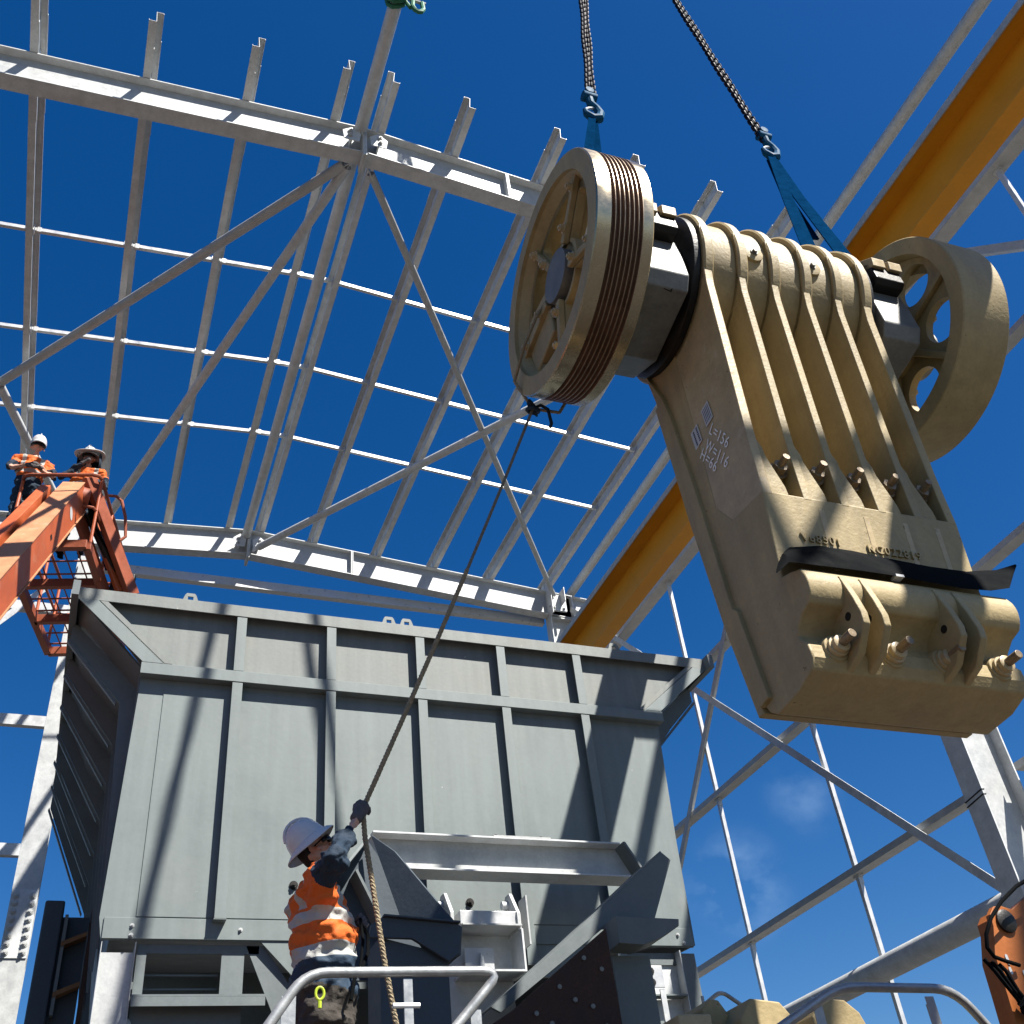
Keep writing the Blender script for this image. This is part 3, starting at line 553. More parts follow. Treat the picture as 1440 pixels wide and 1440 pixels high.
# body
core = [(.03, -.1), (.0, -1.9), (-.12, -2.08), (-.444, -2.13), (-.395, -2.68), (-.47, -2.70), (-.545, -2.735)] + arc((-.43, -2.835), .15, 148, 222, 6) + [(-.47, -2.955), (-.41, -3.0), (-.39, -3.04), (-.415, -3.08), (-.445, -3.12), (-.45, -3.19), (-.42, -3.245), (-.28, -3.29), (-.07, -3.30), (.0, -3.25), (.03, -3.2), (.14, -2.62), (.24, -1.765), (.33, -.7), (.4, -.3), (.42, .05), (.1, .3)]
XL, XR = -.69, .60
a = MB(); a.yz(core, XL, XR); a.build('body', 'tan', J, bevel=.012, seg=3)
a = MB(); a.lathe([(0, XL-.004), (.545, XL-.004), (.555, XL+.012), (.555, XR-.012), (.545, XR), (0, XR)], (0, 0, 0), (1, 0, 0), 64); a.build('bearing_housing', 'tan', J)
ribx = [-.686, -.43, -.185, .06, .305, .535]
for i, x in enumerate(ribx):
    w = .060 if i in (0, 5) else .053
    prof = [(-.595, .08), (-.585, -.06), (-.53, -.22), (-.50, -.42), (-.446, -1.78), (-.4445, -2.15), (-.1, -2.15), (.06, -1.9), (.06, -.1), (-.2, .1)]
    a = MB(); a.yz(prof, x, x+w); a.build('rib', 'tanw' if i == 0 else 'tan', J, bevel=.007, seg=2)
    e = .085 if i < 5 else .0
    if e:
        o2 = [(x+.01, -1.74), (x+w-.001, -1.74), (x+w+.022, -1.80), (x+w+.026, -1.86), (x+w+.095, -2.08), (x+w+.10, -2.13), (x+w+.10, -2.56), (x+.01, -2.56)]
        a = MB(); a.prism([(q[0], -.4448+max(0, -2.13-q[1])*.089, q[1]) for q in o2], (0, .28, 0)); a.build('rib_foot', 'tan', J)
    a = MB(); wr = .075; a.lathe([(.5, x), (.588, x), (.6, x+.012), (.6, x+wr-.012), (.588, x+wr), (.5, x+wr)], (0, 0, 0), (1, 0, 0), 64); a.build('housing_ring', 'tan', J)
for x in (-.285, .165):   # eye shaped bosses with a plug
    t0 = R(-8); c = V(x, -.556*math.cos(t0), .556*math.sin(t0)+.02)
    a = MB(); a.lathe([(0, -.02), (.075, -.02), (.07, .016), (.045, .022), (0, .022)], c, (0, -1, -.1), 24); o = a.build('plug_boss', 'tan', J)
    a = MB(); a.hexbolt(c+V(0, -.022, 0), (0, -1, -.1), .016, .018, 0); a.build('plug', 'block', J)
a = MB(); a.box(XL+.1, XR-.1, -.02, .02, .598, .63); a.build('top_strip', 'galvb', J)
# raised edge plate on the left side
a = MB(); a.yz([(.40, -.35), (.335, -.7), (.245, -1.765), (.145, -2.62), (.035, -3.21), (-.06, -3.2), (.02, -2.62), (.06, -2.58), (.125, -1.765), (.21, -.95), (.25, -.75)], XL-.028, XL+.01); a.build('edge_plate', 'tan', J, bevel=.006)
a = MB(); a.yz([(.335, -.72), (.245, -1.765), (.145, -2.62), (.035, -3.24), (.09, -3.24), (.2, -2.62), (.3, -1.765), (.39, -.72)], XL-.01, XR+.01); a.build('jaw_face_plate', 'tan', J, bevel=.008)
# bolts in the pockets
for i in range(5):
    x = ribx[i+1]-.062; c = V(x, -.37, -1.895)
    a = MB(); a.lathe([(0, -.2), (.055, -.2), (.055, .0), (0, .0)], c, (0, -1, .12), 18); a.build('bolt_boss', 'tan', J, bevel=.006)
    b = MB().hexbolt(c, (0, -1, .12), .036, .045, .075).build('bolt', 'bolt', J)
# toggle: bosses, bolts, lugs
for X, m in ((3.35, 'bolt'), (3.68, 'bolt'), (3.99, 'bolt'), (4.34, 'bolt')):
    c = V(X-PO[0], -.46, -3.13)
    a = MB(); a.lathe([(0, -.1), (.085, -.1), (.075, -.02), (.068, .0), (0, .0)], c, (0, -1, .0), 24); a.build('bolt_boss', 'tan', J, bevel=.006)
    a = MB(); a.lathe([(0, 0), (.055, 0), (.055, .02), (.045, .022), (.045, .05), (.036, .055), (0, .055)], c, (0, -1, 0), 18); o = a.build('nut', 'tanw', J)
    a = MB(); a.tube([c+V(0, -.05, 0), c+V(0, -.14, 0)], .024, 12); a.build('stud', m, J, bevel=.004)
for X in (3.40, 3.52, 3.97, 4.09):
    x = X-PO[0]
    a = MB(); a.yz([(-.5, -2.73), (-.575, -2.77), (-.62, -2.92), (-.645, -3.03), (-.64, -3.09), (-.54, -3.2), (-.42, -3.24), (-.36, -3.05), (-.42, -2.9)], x, x+.042); lg = a.build('toggle_lug', 'tan', J, bevel=.008)
    a = MB(); a.tube([(x-.003, -.55, -3.0), (x+.045, -.55, -3.0)], .022, 14); a.build('pin_hole', 'dark', J)
# rubber strip
a = MB(); top = [(3.17, 3.49, 4.60), (3.22, 3.5, 4.68), (3.3, 3.52, 4.755), (3.5, 3.52, 4.80), (3.7, 3.52, 4.80), (3.9, 3.52, 4.785), (4.2, 3.52, 4.77), (4.45, 3.52, 4.775), (4.65, 3.5, 4.80), (4.78, 3.47, 4.84)]
bot = [(3.07, 3.40, 4.47), (3.14, 3.37, 4.53), (3.20, 3.36, 4.525), (3.36, 3.36, 4.53), (3.56, 3.36, 4.535), (3.73, 3.36, 4.535), (3.98, 3.36, 4.525), (4.18, 3.36, 4.515), (4.36, 3.35, 4.52), (4.49, 3.34, 4.55)]
n = len(top); T = [V(p)-V(PO) for p in top]; Bt = [V(p)-V(PO) for p in bot]; Md = [(p+q)/2+V(0, -.012, .012) for p, q in zip(T, Bt)]
vs = T+Md+Bt; vs2 = [p+V(0, .004, .012) for p in vs]
F = [(r*n+i, r*n+i+1, (r+1)*n+i+1, (r+1)*n+i) for r in range(2) for i in range(n-1)]
a.add(vs+vs2, F+[tuple(k+3*n for k in f[::-1]) for f in F]+[(i, i+1, 3*n+i+1, 3*n+i) for i in range(n-1)]+[(2*n+i, 2*n+i+1, 5*n+i+1, 5*n+i) for i in range(n-1)]+[(0, n, 4*n, 3*n), (n, 2*n, 5*n, 4*n), (n-1, 2*n-1, 5*n-1, 4*n-1), (2*n-1, 3*n-1, 6*n-1, 5*n-1)])
a.build('rubber_strip', 'rubber', J)
a = MB(); a.box(-.665, -.62, -.5, -.44, -2.84, -2.74); a.build('clip', 'paper', J, bevel=.005); a = MB(); a.box(-.66, -.625, -.505, -.45, -2.88, -2.841); a.build('clip_foot', 'dark', J)
a = MB(); a.box(-.12, -.07, -.575, -.53, -2.715, -2.70); a.build('chip', 'paper', J)
# cast numbers, chalk, stickers
rx = Matrix.Rotation(R(90), 4, 'X')
tilt = Matrix.Rotation(R(5.0), 4, 'X')
lean = Matrix.Rotation(R(5.1), 4, 'X') @ rx
text_mesh('cast_number', 'V68501', .074, .008, 'tan', J, Matrix.Translation((-.515, -.4215, -2.435)) @ lean)
text_mesh('cast_number', 'KC022819', .074, .008, 'tan', J, Matrix.Translation((-.10, -.421, -2.445)) @ lean)
for x in (-.35, -.06, .2, .42): a = MB(); a.prism([(x, -.432, -2.2), (x+.035, -.432, -2.2), (x+.035, -.398, -2.59), (x, -.398, -2.59)], (0, -.008, 0)); a.build('mould_line', 'tanw', J, bevel=.003)
side = Matrix(((0, 0, -1, XL-.0015), (-1, 0, 0, 0), (0, 1, 0, 0), (0, 0, 0, 1)))    # text plane on the left side face
def on_side(y, z, ang): return Matrix.Translation((0, y, z)) @ side @ Matrix.Rotation(R(ang), 4, 'Z')
for s, y, z in (('L=156', -.115, -1.40), ('W=116', -.035, -1.46), ('H=66', .04, -1.47)): text_mesh('chalk_note', s, .10, .0006, 'chalk', J, on_side(y, z, -62))
for k, (y, z) in enumerate(((-.15, -1.27), (.015, -1.315))):
    a = MB(); a.yz([(-.045, -.075), (.045, -.075), (.045, .075), (-.045, .075)], -.0012, .001); st = a.build('sticker', 'paper', J); st.location = (XL-.0012, y, z); st.rotation_euler = (R(-5), 0, 0)
    a = MB()
    for q in range(5 if k == 0 else 2):
        yy = -.034+q*(.0155 if k == 0 else .04); hw = .0022 if k == 0 else .0075
        if k == 0: a.yz([(yy, -.06), (yy+2*hw, -.06), (yy+2*hw, .06), (yy, .06)], -.0022, -.0014)
        else:
            for e in range(7): a.yz([(yy, -.062+e*.018), (yy+2*hw, -.062+e*.018), (yy+2*hw, -.05+e*.018), (yy, -.05+e*.018)], -.0022, -.0014)
    a.build('print', 'ink', st)
# ends: seal rings, bearing blocks, shaft
a = MB(); a.tube([(-1.5, 0, 0), (1.5, 0, 0)], .19, 28); a.build('shaft', 'block', J)
for s in (-1, 1):
    x0 = XL if s < 0 else XR
    a = MB(); a.lathe([(.36, 0), (.565, 0), (.565, .05), (.50, .09), (.36, .09)], (x0, 0, 0), (s, 0, 0), 56); a.build('seal_ring', 'dark', J, bevel=.004)
    b0, b1 = x0+s*.10, x0+s*.40
    poly = [(-.45, .02), (-.475, -.16), (-.49, -.37), (-.43, -.47), (.10, -.56), (.42, -.40), (.5, .0), (.36, .36), (-.2, .36), (-.36, .2)]
    a = MB(); a.yz(poly, min(b0, b1), max(b0, b1)); bb = a.build('bearing_block', 'block', J, bevel=.012)
    a = MB(); a.yz([(-.52, -.0), (-.56, .03), (-.545, .20), (-.3, .42), (-.2, .2), (-.36, .0)], min(b0, b1)-.0+.03, max(b0, b1)-.03); a.build('clamp_cap', 'dark', J, bevel=.01)
    for q in (.03, .17):
        a = MB(); a.yz([(-.575, .14), (-.585, .22), (-.40, .37), (-.36, .30), (-.5, .16)], b0+s*q if s > 0 else b0-q-.11, b0+s*q+.11 if s > 0 else b0-q); a.build('key_block', 'tanw', J, bevel=.008)
    a = MB(); a.lathe([(.19, 0), (.44, 0), (.44, .03), (.40, .06), (.19, .06)], (b1, 0, 0), (s, 0, 0), 40); a.build('seal_cover', 'tan', J)
text_mesh('chalk_note', '71L0501', .085, .0006, 'dark', J, Matrix.Translation((-.97, -.44, -.485)) @ Matrix.Rotation(R(180+10), 4, 'X') @ Matrix.Rotation(R(-80), 4, 'Z'))
# flywheels
def holed_disc(a, x0, x1, r0, r1, nh, hole, ang0=0):
    for h in range(nh):
        am = ang0+2*math.pi*h/nh; da = math.pi/nh; N = 14
        bd = [(r1, am-da+2*da*i/N) for i in range(N)]+[(r1+(r0-r1)*i/8, am+da) for i in range(8)]+[(r0, am+da-2*da*i/N) for i in range(N)]+[(r0+(r1-r0)*i/8, am-da) for i in range(8)]
        P = [(r*math.cos(t), r*math.sin(t)) for r, t in bd]; rc = (r0+r1)/2+.02; c = (rc*math.cos(am), rc*math.sin(am))
        Hh = hole(P, c); m = len(P); vs = []
        for x in (x0, x1): vs += [(x, p[0], p[1]) for p in P]+[(x, p[0], p[1]) for p in Hh]
        fs = []
        for i in range(m):
            j = (i+1) % m
            fs += [(i, j, m+j, m+i), (2*m+i, 3*m+i, 3*m+j, 2*m+j), (m+i, m+j, 3*m+j, 3*m+i)]
        a.add(vs, fs)
def round_hole(r):
    def f(P, c):
        o = []
        for p in P:
            d = Vector((p[0]-c[0], p[1]-c[1])).normalized(); o.append((c[0]+d.x*r, c[1]+d.y*r))
        return o
    return f
def scaled_hole(k, rr):
    def f(P, c):
        o = []
        for p in P:
            d = Vector((p[0]-c[0], p[1]-c[1])); q = Vector((d.x*k, d.y*k)); L = q.length; q = q.normalized()*min(L, rr); o.append((c[0]+q.x, c[1]+q.y))
        return o
    return f
def flywheel(s, grooved):
    xo, xi = 1.55*s, 1.16*s
    fw = bpy.data.objects.new('flywheel', None); COL.objects.link(fw); fw.parent = J
    fw['label'] = 'left flywheel with rust brown belt grooves' if grooved else 'plain tan right flywheel with round holes'
    prof = [(.70, xo), (.832, xo), (.84, xo-.008*s)]; mis = [0, 0, 0]
    prof = [(.70, xo)]; mi = []
    def add(p, m): prof.append(p); mi.append(m)
    add((.832, xo), 0); add((.84, xo-.008*s), 1 if grooved else 0)
    if grooved:
        ng = 7; g0 = xo-.10*s; gw = .031*s
        add((.84, g0), 1)
        for k in range(ng):
            b = g0-gw*k
            add((.815, b-gw*.28), 2); add((.812, b-gw*.5), 2); add((.815, b-gw*.66), 2); add((.84, b-gw*.88), 2); add((.84, b-gw), 3)
    add((.84, xi+.008*s), 1 if grooved else 0); add((.832, xi), 0); add((.71, xi), 0); mi.append(0)
    a = MB(); a.lathe(prof, (0, 0, 0), (1, 0, 0), 128, mis=mi); a.build('rim', ['tan', 'steel', 'groove', 'crest'], fw)
    a = MB(); xm = (1.42 if grooved else 1.30)*s
    holed_disc(a, xm-.03, xm+.03, .24, .72, 6 if not grooved else 5, round_hole(.165) if not grooved else scaled_hole(.86, .30), .35 if not grooved else .5)
    wb = a.build('web', 'tan', fw)
    a = MB(); a.lathe([(.12, xo-.11*s), (.18, xo-.11*s), (.20, xo-.13*s), (.25, xm), (.23, xi), (.12, xi-.02*s)], (0, 0, 0), (1, 0, 0), 40); a.build('hub', 'tan', fw)
    a = MB(); a.lathe([(0, xo-.09*s), (.10, xo-.09*s), (.10, xo-.15*s), (0, xo-.15*s)], (0, 0, 0), (1, 0, 0), 32); a.build('shaft_end', 'block', fw)
    a = MB(); a.lathe([(.102, xo-.10*s), (.16, xo-.10*s), (.16, xo-.13*s), (.102, xo-.13*s)], (0, 0, 0), (1, 0, 0), 32); a.build('locking_ring', 'steel', fw)
    lb = MB(); lb.tube([(0, 0, 0), (-.02 if s < 0 else .02, 0, 0)], .011, 6); lm = lb.mesh('ring_bolt', 'block')
    for k in range(18): inst(lm, 'ring_bolt', fw, (xo-.10*s, .131*math.cos(k*math.pi/9), .131*math.sin(k*math.pi/9)))
    n = 6 if not grooved else 5
    for k in range(n):
        t0 = (.35 if not grooved else .5)+math.pi/n+2*math.pi*k/n; c, q = math.cos(t0), math.sin(t0)
        a = MB()
        for e in (-1, 1):
            pts = [V(xm+e*.03, .22*c+w*-q*.03, .22*q+w*c*.03) for w in (-1, 1)]+[V(xm+e*.03, .71*c+w*-q*.022, .71*q+w*c*.022) for w in (1, -1)]
            a.prism(pts, (e*.045, 0, 0))
        a.build('spoke_rib', 'tan', fw, bevel=.008)
        for rr in (.32, .6):
            a = MB(); a.hexbolt((xm+s*.075, rr*c, rr*q), (s, 0, 0), .022, .025, .02); a.build('bolt', 'tanw', fw)
    a = MB(); a.lathe([(.60, xm+.03*s), (.66, xm+.03*s), (.70, xm+.10*s), (.71, xm+.03*s)], (0, 0, 0), (1, 0, 0), 64); a.build('fillet_ring', 'tan', fw)
    return fw
F1 = flywheel(-1, True); F2 = flywheel(1, False)
# counterweight block in the left wheel
a = MB(); a.prism([(-1.46, .22, -.30), (-1.46, .58, -.36), (-1.46, .66, -.05), (-1.46, .60, .2), (-1.46, .25, .16)], (.1, 0, 0)); a.build('counterweight', 'tan', F1, bevel=.015)

# ------------------------------------------------------------------ chains, slings, rope
LINK = MB(); pts = []
for k in range(16):
    t_ = 2*math.pi*k/16; pts.append((.019*math.cos(t_), 0, .019*math.sin(t_)+(.02 if math.sin(t_) >= 0 else -.02)))
LINK.tube(pts, .0095, 6, closed=True); LINKM = LINK.mesh('link', 'chain')
HOOKP = V(4.03, 4.15, 17.4)
def chainleg(label, p0, sling_pts, slabel, flip):
    p0 = V(p0); d = (HOOKP-p0); L = d.length; u = d.normalized()
    t = thing('lifting_chain', label, 'chain', p0, 'lifting chain legs')
    q = u.to_track_quat('Z', 'Y'); _, sd, uu = basis(u)
    pitch = .048; k = 0; stuff = MB(); off = [sd*.023, -sd*.023]
    N = int((L-.3)/pitch)
    for e in (0, 1):
        for k in range(N):
            rot = q.to_matrix().to_4x4() @ Matrix.Rotation(R(45+90*((k+e) % 2)), 4, 'Z')
            pos = u*(.10+pitch*(k+.35*e))+off[e]*(1+.25*math.sin(k*.31+e))
            if k < 75:
                o = bpy.data.objects.new('link', LINKM); COL.objects.link(o); o.parent = t; o.matrix_local = Matrix.Translation(pos) @ rot
            else:
                stuff.add([(Matrix.Translation(pos) @ rot) @ Vector(v) for v in LINK.v], LINK.f)
    so_ = stuff.build('upper_links', 'chain', t); so_['kind'] = 'stuff'
    # hook with shortening clutch
    h = thing('sling_hook', slabel+' hook', 'hook', p0, 'sling hooks'); h.scale = (1.6, 1.6, 1.6)
    a = MB(); a.tube([V(0, 0, .08), V(.0, 0, .03), V(.03, 0, 0), V(.045, 0, -.05), V(.03, 0, -.10), V(-.01, 0, -.12), V(-.045, 0, -.09), V(-.05, 0, -.05)], [.024, .024, .022, .026, .028, .026, .02, .012], 10); a.build('hook_body', 'blue', h)
    a = MB(); a.tube([(-.04, 0, .1), (.04, 0, .1)], .03, 12); a.build('clevis_pin', 'blue', h)
    a = MB(); a.tube([V(.0, -.03, .14), V(.0, .03, .14)], .026, 10); a.build('coupling', 'blue', h)
    a = MB(); a.tube([V(-.05, 0, -.05), V(-.02, 0, -.02), V(.02, 0, 0)], .008, 8); a.build('latch', 'galvb', h)
    return t
def ribbon(name, label, strands, w, th=.008):
    t = thing(name, label, 'sling', V(strands[0][0]), 'blue webbing slings'); b = V(strands[0][0])
    for st in strands:
        a = MB(); P = [V(p)-b for p in st]; k = len(P); vs = []
        for i in range(k):
            tt = (P[min(i+1, k-1)]-P[max(0, i-1)]).normalized(); f = i/(k-1); ww = w*(.55+.45*f)
            sd = tt.cross(V(.25, 1, 0)).normalized(); nn = sd.cross(tt)
            vs += [P[i]-sd*ww-nn*th, P[i]+sd*ww-nn*th, P[i]+sd*ww*.9+nn*th, P[i]-sd*ww*.9+nn*th]
        fs = [(4*i+j, 4*i+(j+1) % 4, 4*i+4+(j+1) % 4, 4*i+4+j) for i in range(k-1) for j in range(4)]+[(3, 2, 1, 0), (4*k-4, 4*k-3, 4*k-2, 4*k-1)]
        a.add(vs, fs); a.build('strap', 'sling', t)
    a = MB(); a.tube([P0 for P0 in [V(-.05, 0, -.0), V(0, -.035, .015), V(.05, 0, 0), V(0, .035, -.01)]], .02, 8, closed=True); a.build('eye', 'sling', t)
    return t
c1 = (3.19, 4.15, 10.10); c2 = (5.10, 4.15, 10.38)
chainleg('dark doubled lifting chain above the grooved flywheel', c1, None, 'blue shackle above the grooved flywheel', 1)
chainleg('dark doubled lifting chain slanting to the right sling', c2, None, 'blue shackle above the right sling', -1)
yt = PO[1]
ribbon('web_sling', 'dark blue web sling going down behind the grooved flywheel', [[(3.18, 4.15, 9.98), (3.0, 4.08, 9.25), (2.93, 3.9, 7.5)], [(3.2, 4.17, 9.98), (3.1, 4.14, 9.25), (3.05, 4.25, 7.5)]], .055)
ribbon('web_sling', 'blue web sling looped round the jaw beside the right flywheel', [[(5.09, 4.15, 10.24), (4.85, 3.98, 9.2), (4.50, 3.70, 7.70)], [(5.12, 4.17, 10.24), (4.99, 3.98, 9.25), (4.78, 3.62, 7.74)], [(5.11, 4.20, 10.22), (4.95, 4.06, 9.25), (4.82, 3.9, 8.5)]], .066)
t = thing('crane_hook', 'dark crane hook block high above the jaw', 'hook', HOOKP)
a = MB(); a.tube([V(0, 0, .5), V(0, 0, .2), V(.12, 0, .1), V(.16, 0, -.05), V(.05, 0, -.2), V(-.1, 0, -.15), V(-.14, 0, -.02)], [.07, .06, .06, .07, .07, .05, .02], 12); a.build('hook', 'dark', t)
a = MB(); a.box(-.2, .2, -.1, .1, .5, 1.1); a.build('block', 'yel', t, bevel=.03); a = MB()
for x in (-.1, .1): a.tube([(x, 0, 1.1), (x, 0, 14)], .012, 8)
a.build('wire_rope', 'dark', t)
# tag rope
def rope_mesh(a, P, r, lay=.06, n=6):
    Q = []
    for i in range(len(P)-1):
        k = max(2, int((P[i+1]-P[i]).length/.012)); Q += [P[i].lerp(P[i+1], j/k) for j in range(k)]
    Q.append(P[-1]); L = 0; s = None
    for st in range(3):
        pts = []; L = 0
        for i, p in enumerate(Q):
            tt = (Q[min(i+1, len(Q)-1)]-Q[max(0, i-1)]).normalized()
            _, s1, u1 = basis(tt, (0, 1, 0))
            if i: L += (p-Q[i-1]).length
            an = L/lay*2*math.pi+st*2*math.pi/3
            pts.append(p+(s1*math.cos(an)+u1*math.sin(an))*r*.5)
        a.tube(pts, r*.58, n)
    return a
kn = V(2.42, 4.66, 6.66); hand = V(1.365, 5.29, 3.99); b = V(1.52, 5.3, 2.2)
t = thing('tag_rope', 'tan twisted tag rope from the grooved flywheel to the worker', 'rope', b)
mid = kn.lerp(hand, .5)+V(0, .0, -.04)
P = [kn, kn.lerp(mid, .5)+V(0, 0, -.02), mid, mid.lerp(hand, .5)+V(0, 0, -.02), hand]
sm = [Vector(p) for p in P]
a = rope_mesh(MB(), [V(p)-b for p in [hand.lerp(kn, .55)+V(0, 0, -.042), hand.lerp(kn, .36)+V(0, 0, -.036), hand.lerp(kn, .18)+V(0, 0, -.022), hand, V(1.36, 5.29, 3.92), V(1.365, 5.28, 3.8), V(1.40, 5.27, 3.55), V(1.45, 5.27, 3.2), V(1.50, 5.29, 2.95), V(1.55, 5.3, 2.7), V(1.55, 5.3, 2.3), V(1.4, 5.35, 2.14), V(1.2, 5.2, 2.13), V(1.3, 5.0, 2.13)]], .015); a.build('lower_rope', 'rope', t)
a = rope_mesh(MB(), [V(p)-b for p in [kn, kn.lerp(hand, .2)+V(0, 0, -.03), kn.lerp(hand, .33)+V(0, 0, -.038), hand.lerp(kn, .55)+V(0, 0, -.042)]], .0108); a.build('upper_rope', 'rope_shade', t)  # upper length in shadow: the shade is put into its darker colour
a = MB()
for k in range(3): a.tube([kn-b+V(.04*math.cos(q*.9+k), .04*math.sin(q*.9+k*2), .02*math.sin(q*.7)+.02*k-.02) for q in range(7)], .014, 6, closed=True)
a.tube([kn-b, kn-b+V(.05, -.03, .02), kn-b+V(.09, -.05, -.03), kn-b+V(.1, -.05, -.16), kn-b+V(.085, -.05, -.2)], .012, 7); a.build('knot', 'navy', t)
a = rope_mesh(MB(), [p-b for p in [kn, V(2.31, 4.66, 6.9), V(2.32, 4.45, 7.05), V(2.37, 4.3, 7.2), V(2.5, 4.16, 7.42), V(2.62, 4.25, 7.25), V(2.75, 4.55, 6.9), V(2.6, 4.62, 6.63), kn]], .012); a.build('wheel_loop', 'rope', t)

# ------------------------------------------------------------------ walkway, handrails, crusher bits
t = thing('walkway', 'grating walkway platform under the rope worker', 'walkway', (1.5, 5.4, 0))
a = MB()
for k in range(26): a.box(-1.0+k*.08, -.992+k*.08, -.75, .75, 2.06, 2.1)
a.build('grating', 'grate', t, smooth=False)
for y in (-.76, .75):
    a = MB(); a.box(-1.05, 1.1, y, y+.01, 1.95, 2.22); a.build('toe_board', 'galv', t)
for x in (-.95, 1.0):
    for y in (-.7, .7): a = MB(); a.box(x-.04, x+.04, y-.04, y+.04, 0, 2.05); a.build('leg', 'galvd', t)
def bend(pts, r=.09, k=5):
    P = [V(p) for p in pts]; o = [P[0]]
    for i in range(1, len(P)-1):
        d0 = (P[i-1]-P[i]).normalized(); d1 = (P[i+1]-P[i]).normalized(); p0 = P[i]+d0*r; p1 = P[i]+d1*r
        for j in range(k+1):
            s = j/k; o.append(p0*(1-s)**2+P[i]*2*s*(1-s)+p1*s*s)
    o.append(P[-1]); return o
b = V(1.4, 4.7, 2.0)
t = thing('handrail', 'galvanised tube handrail in front of the rope worker', 'handrail', b, 'walkway handrails')
a = MB(); a.tube([p-b for p in bend([(.66, 4.7, 2.55), (.95, 4.7, 2.955), (1.845, 4.7, 2.965), (1.56, 4.7, 2.68)], .1)], .0225, 12); a.build('top_rail', 'galvt', t)
a = MB(); a.box(-.02, .02, -.006, .006, .05, .93); a.build('post', 'galvt', t); a = MB(); a.tube([(-.07, .0, .82), (.05, 0, .82)], .012, 8); a.build('bolt', 'galvb', t)
a = MB(); a.box(.28, .33, -.006, .006, .05, .8); a.build('post', 'galvt', t)
a = MB(); a.box(-.55, -.49, -.006, .006, .05, .86); a.build('post', 'galvt', t)
b = V(3.6, 4.3, 1.6)
t = thing('handrail', 'galvanised tube handrail bent at both ends, lower right', 'handrail', b, 'walkway handrails')
a = MB(); a.tube([p-b for p in bend([(2.75, 4.3, 2.5), (3.36, 4.3, 2.785), (4.03, 4.3, 2.775), (4.3, 4.3, 2.42)], .12)], .0225, 12); a.build('top_rail', 'galvt', t)
for x in (.24, -.41): a = MB(); a.box(x, x+.05, -.004, .0, 0, 1.14); a.box(x+.046, x+.05, .0005, .06, 0, 1.12); a.build('post', 'galv', t)
a = MB(); a.box(-.05, .16, .3, .33, .75, 1.0); a.build('bracket', 'galvb', t)
b = V(3.8, 6.0, 2.0)
t = thing('handrail', 'small thin handrail loop behind the tan crusher frame', 'handrail', b, 'walkway handrails')
a = MB(); a.tube([p-b for p in bend([(3.58, 6, 2.6), (3.63, 6, 3.13), (3.80, 6, 3.23), (4.0, 6, 3.1), (4.1, 6, 2.6)], .05)], .013, 8); a.build('top_rail', 'galvt', t)
a = MB(); a.tube([(-.14, 0, 0), (-.14, 0, 1.2)], .01, 8); a.build('post', 'galv', t)
# crusher frame tops
t = thing('crusher_frame', 'tan crusher frame with chamfered bearing seats at the bottom edge', 'crusher', (3.6, 5.5, 0))
a = MB(); a.xz([(-.2, 3.03), (-.14, 3.08), (-.08, 3.075), (-.02, 2.98), (-.02, 1.0), (-.2, 1.0)], .1, .5); a.build('seat_block', 'tan', t, bevel=.012)
a = MB(); a.xz([(-.09, 2.92), (.0, 3.03), (.19, 3.01), (.28, 2.90), (.28, 1.0), (-.09, 1.0)], -.1, .45); a.build('seat_block', 'tan', t, bevel=.012)
a = MB(); a.xz([(.24, 2.88), (.30, 2.95), (.38, 2.975), (.48, 2.965), (.56, 2.9), (.6, 2.8), (.6, 1.0), (.24, 1.0)], -.3, .4); a.build('seat_block', 'tan', t, bevel=.012)
a = MB(); a.box(-.42, -.21, .0, .5, 1.0, 2.975); a.build('side_wall', 'tanw', t, bevel=.01)
a = MB(); a.box(-.42, 1.1, -.3, .9, 0, 1.0); a.build('base', 'tan', t, bevel=.02)
# orange machine arm at the right edge
t = thing('machine_arm', 'orange machine arm plate with slots and black hoses, lower right corner', 'machine arm', (3.85, 3.6, 0))
out_ = [(-.14, 2.84), (-.135, 2.89), (-.10, 2.925), (-.06, 2.93), (.0, 2.915), (.12, 2.98), (.6, 3.05), (.6, 2.3), (-.18, 2.3), (-.215, 2.44), (-.2, 2.6), (-.19, 2.72)]
a = MB(); a.xz(out_, 0, .03); ap = a.build('side_plate', 'rusto', t, bevel=.003)
a = MB(); a.xz([(x*.96+.02, z-.01) for x, z in out_], .03, .12); a.build('inner_plate', 'rusto', t)
a = MB(); a.lathe([(0, 0), (.05, 0), (.05, .012), (.035, .02), (0, .02)], (-.065, -.0005, 2.86), (0, -1, 0), 20); a.build('pin', 'dark', t)
for x, z, l in ((-.135, 2.70, .014), (-.14, 2.655, .008), (-.15, 2.6, .01), (-.16, 2.55, .008), (-.07, 2.63, .02)):
    a = MB(); a.xz([(x+.008*math.cos(k*math.pi/4), z+(l if math.sin(k*math.pi/4) > 0 else -l)+.008*math.sin(k*math.pi/4)) for k in range(8)], -.004, -.0005); a.build('slot', 'galvb' if z > 2.58 else 'dark', t)
a = MB(); a.tube([(.3, -.1, 3.08), (.12, -.1, 3.04), (-.03, -.1, 2.98), (-.15, -.1, 2.91), (-.24, -.1, 2.84), (-.30, -.1, 2.77), (-.31, -.09, 2.72), (-.27, -.07, 2.69), (-.2, -.05, 2.68), (-.1, -.02, 2.672)], .0085, 8); a.build('hose', 'rubber', t)
for k in range(3): a = MB(); a.tube([(-.30+.035*k, -.04, 2.69-.01*k), (-.275+.03*k, -.05, 2.64), (-.24+.025*k, -.05, 2.58-.01*k), (-.18+.02*k, -.03, 2.52)], .009, 8); a.build('hose', 'rubber', t)
a = MB()
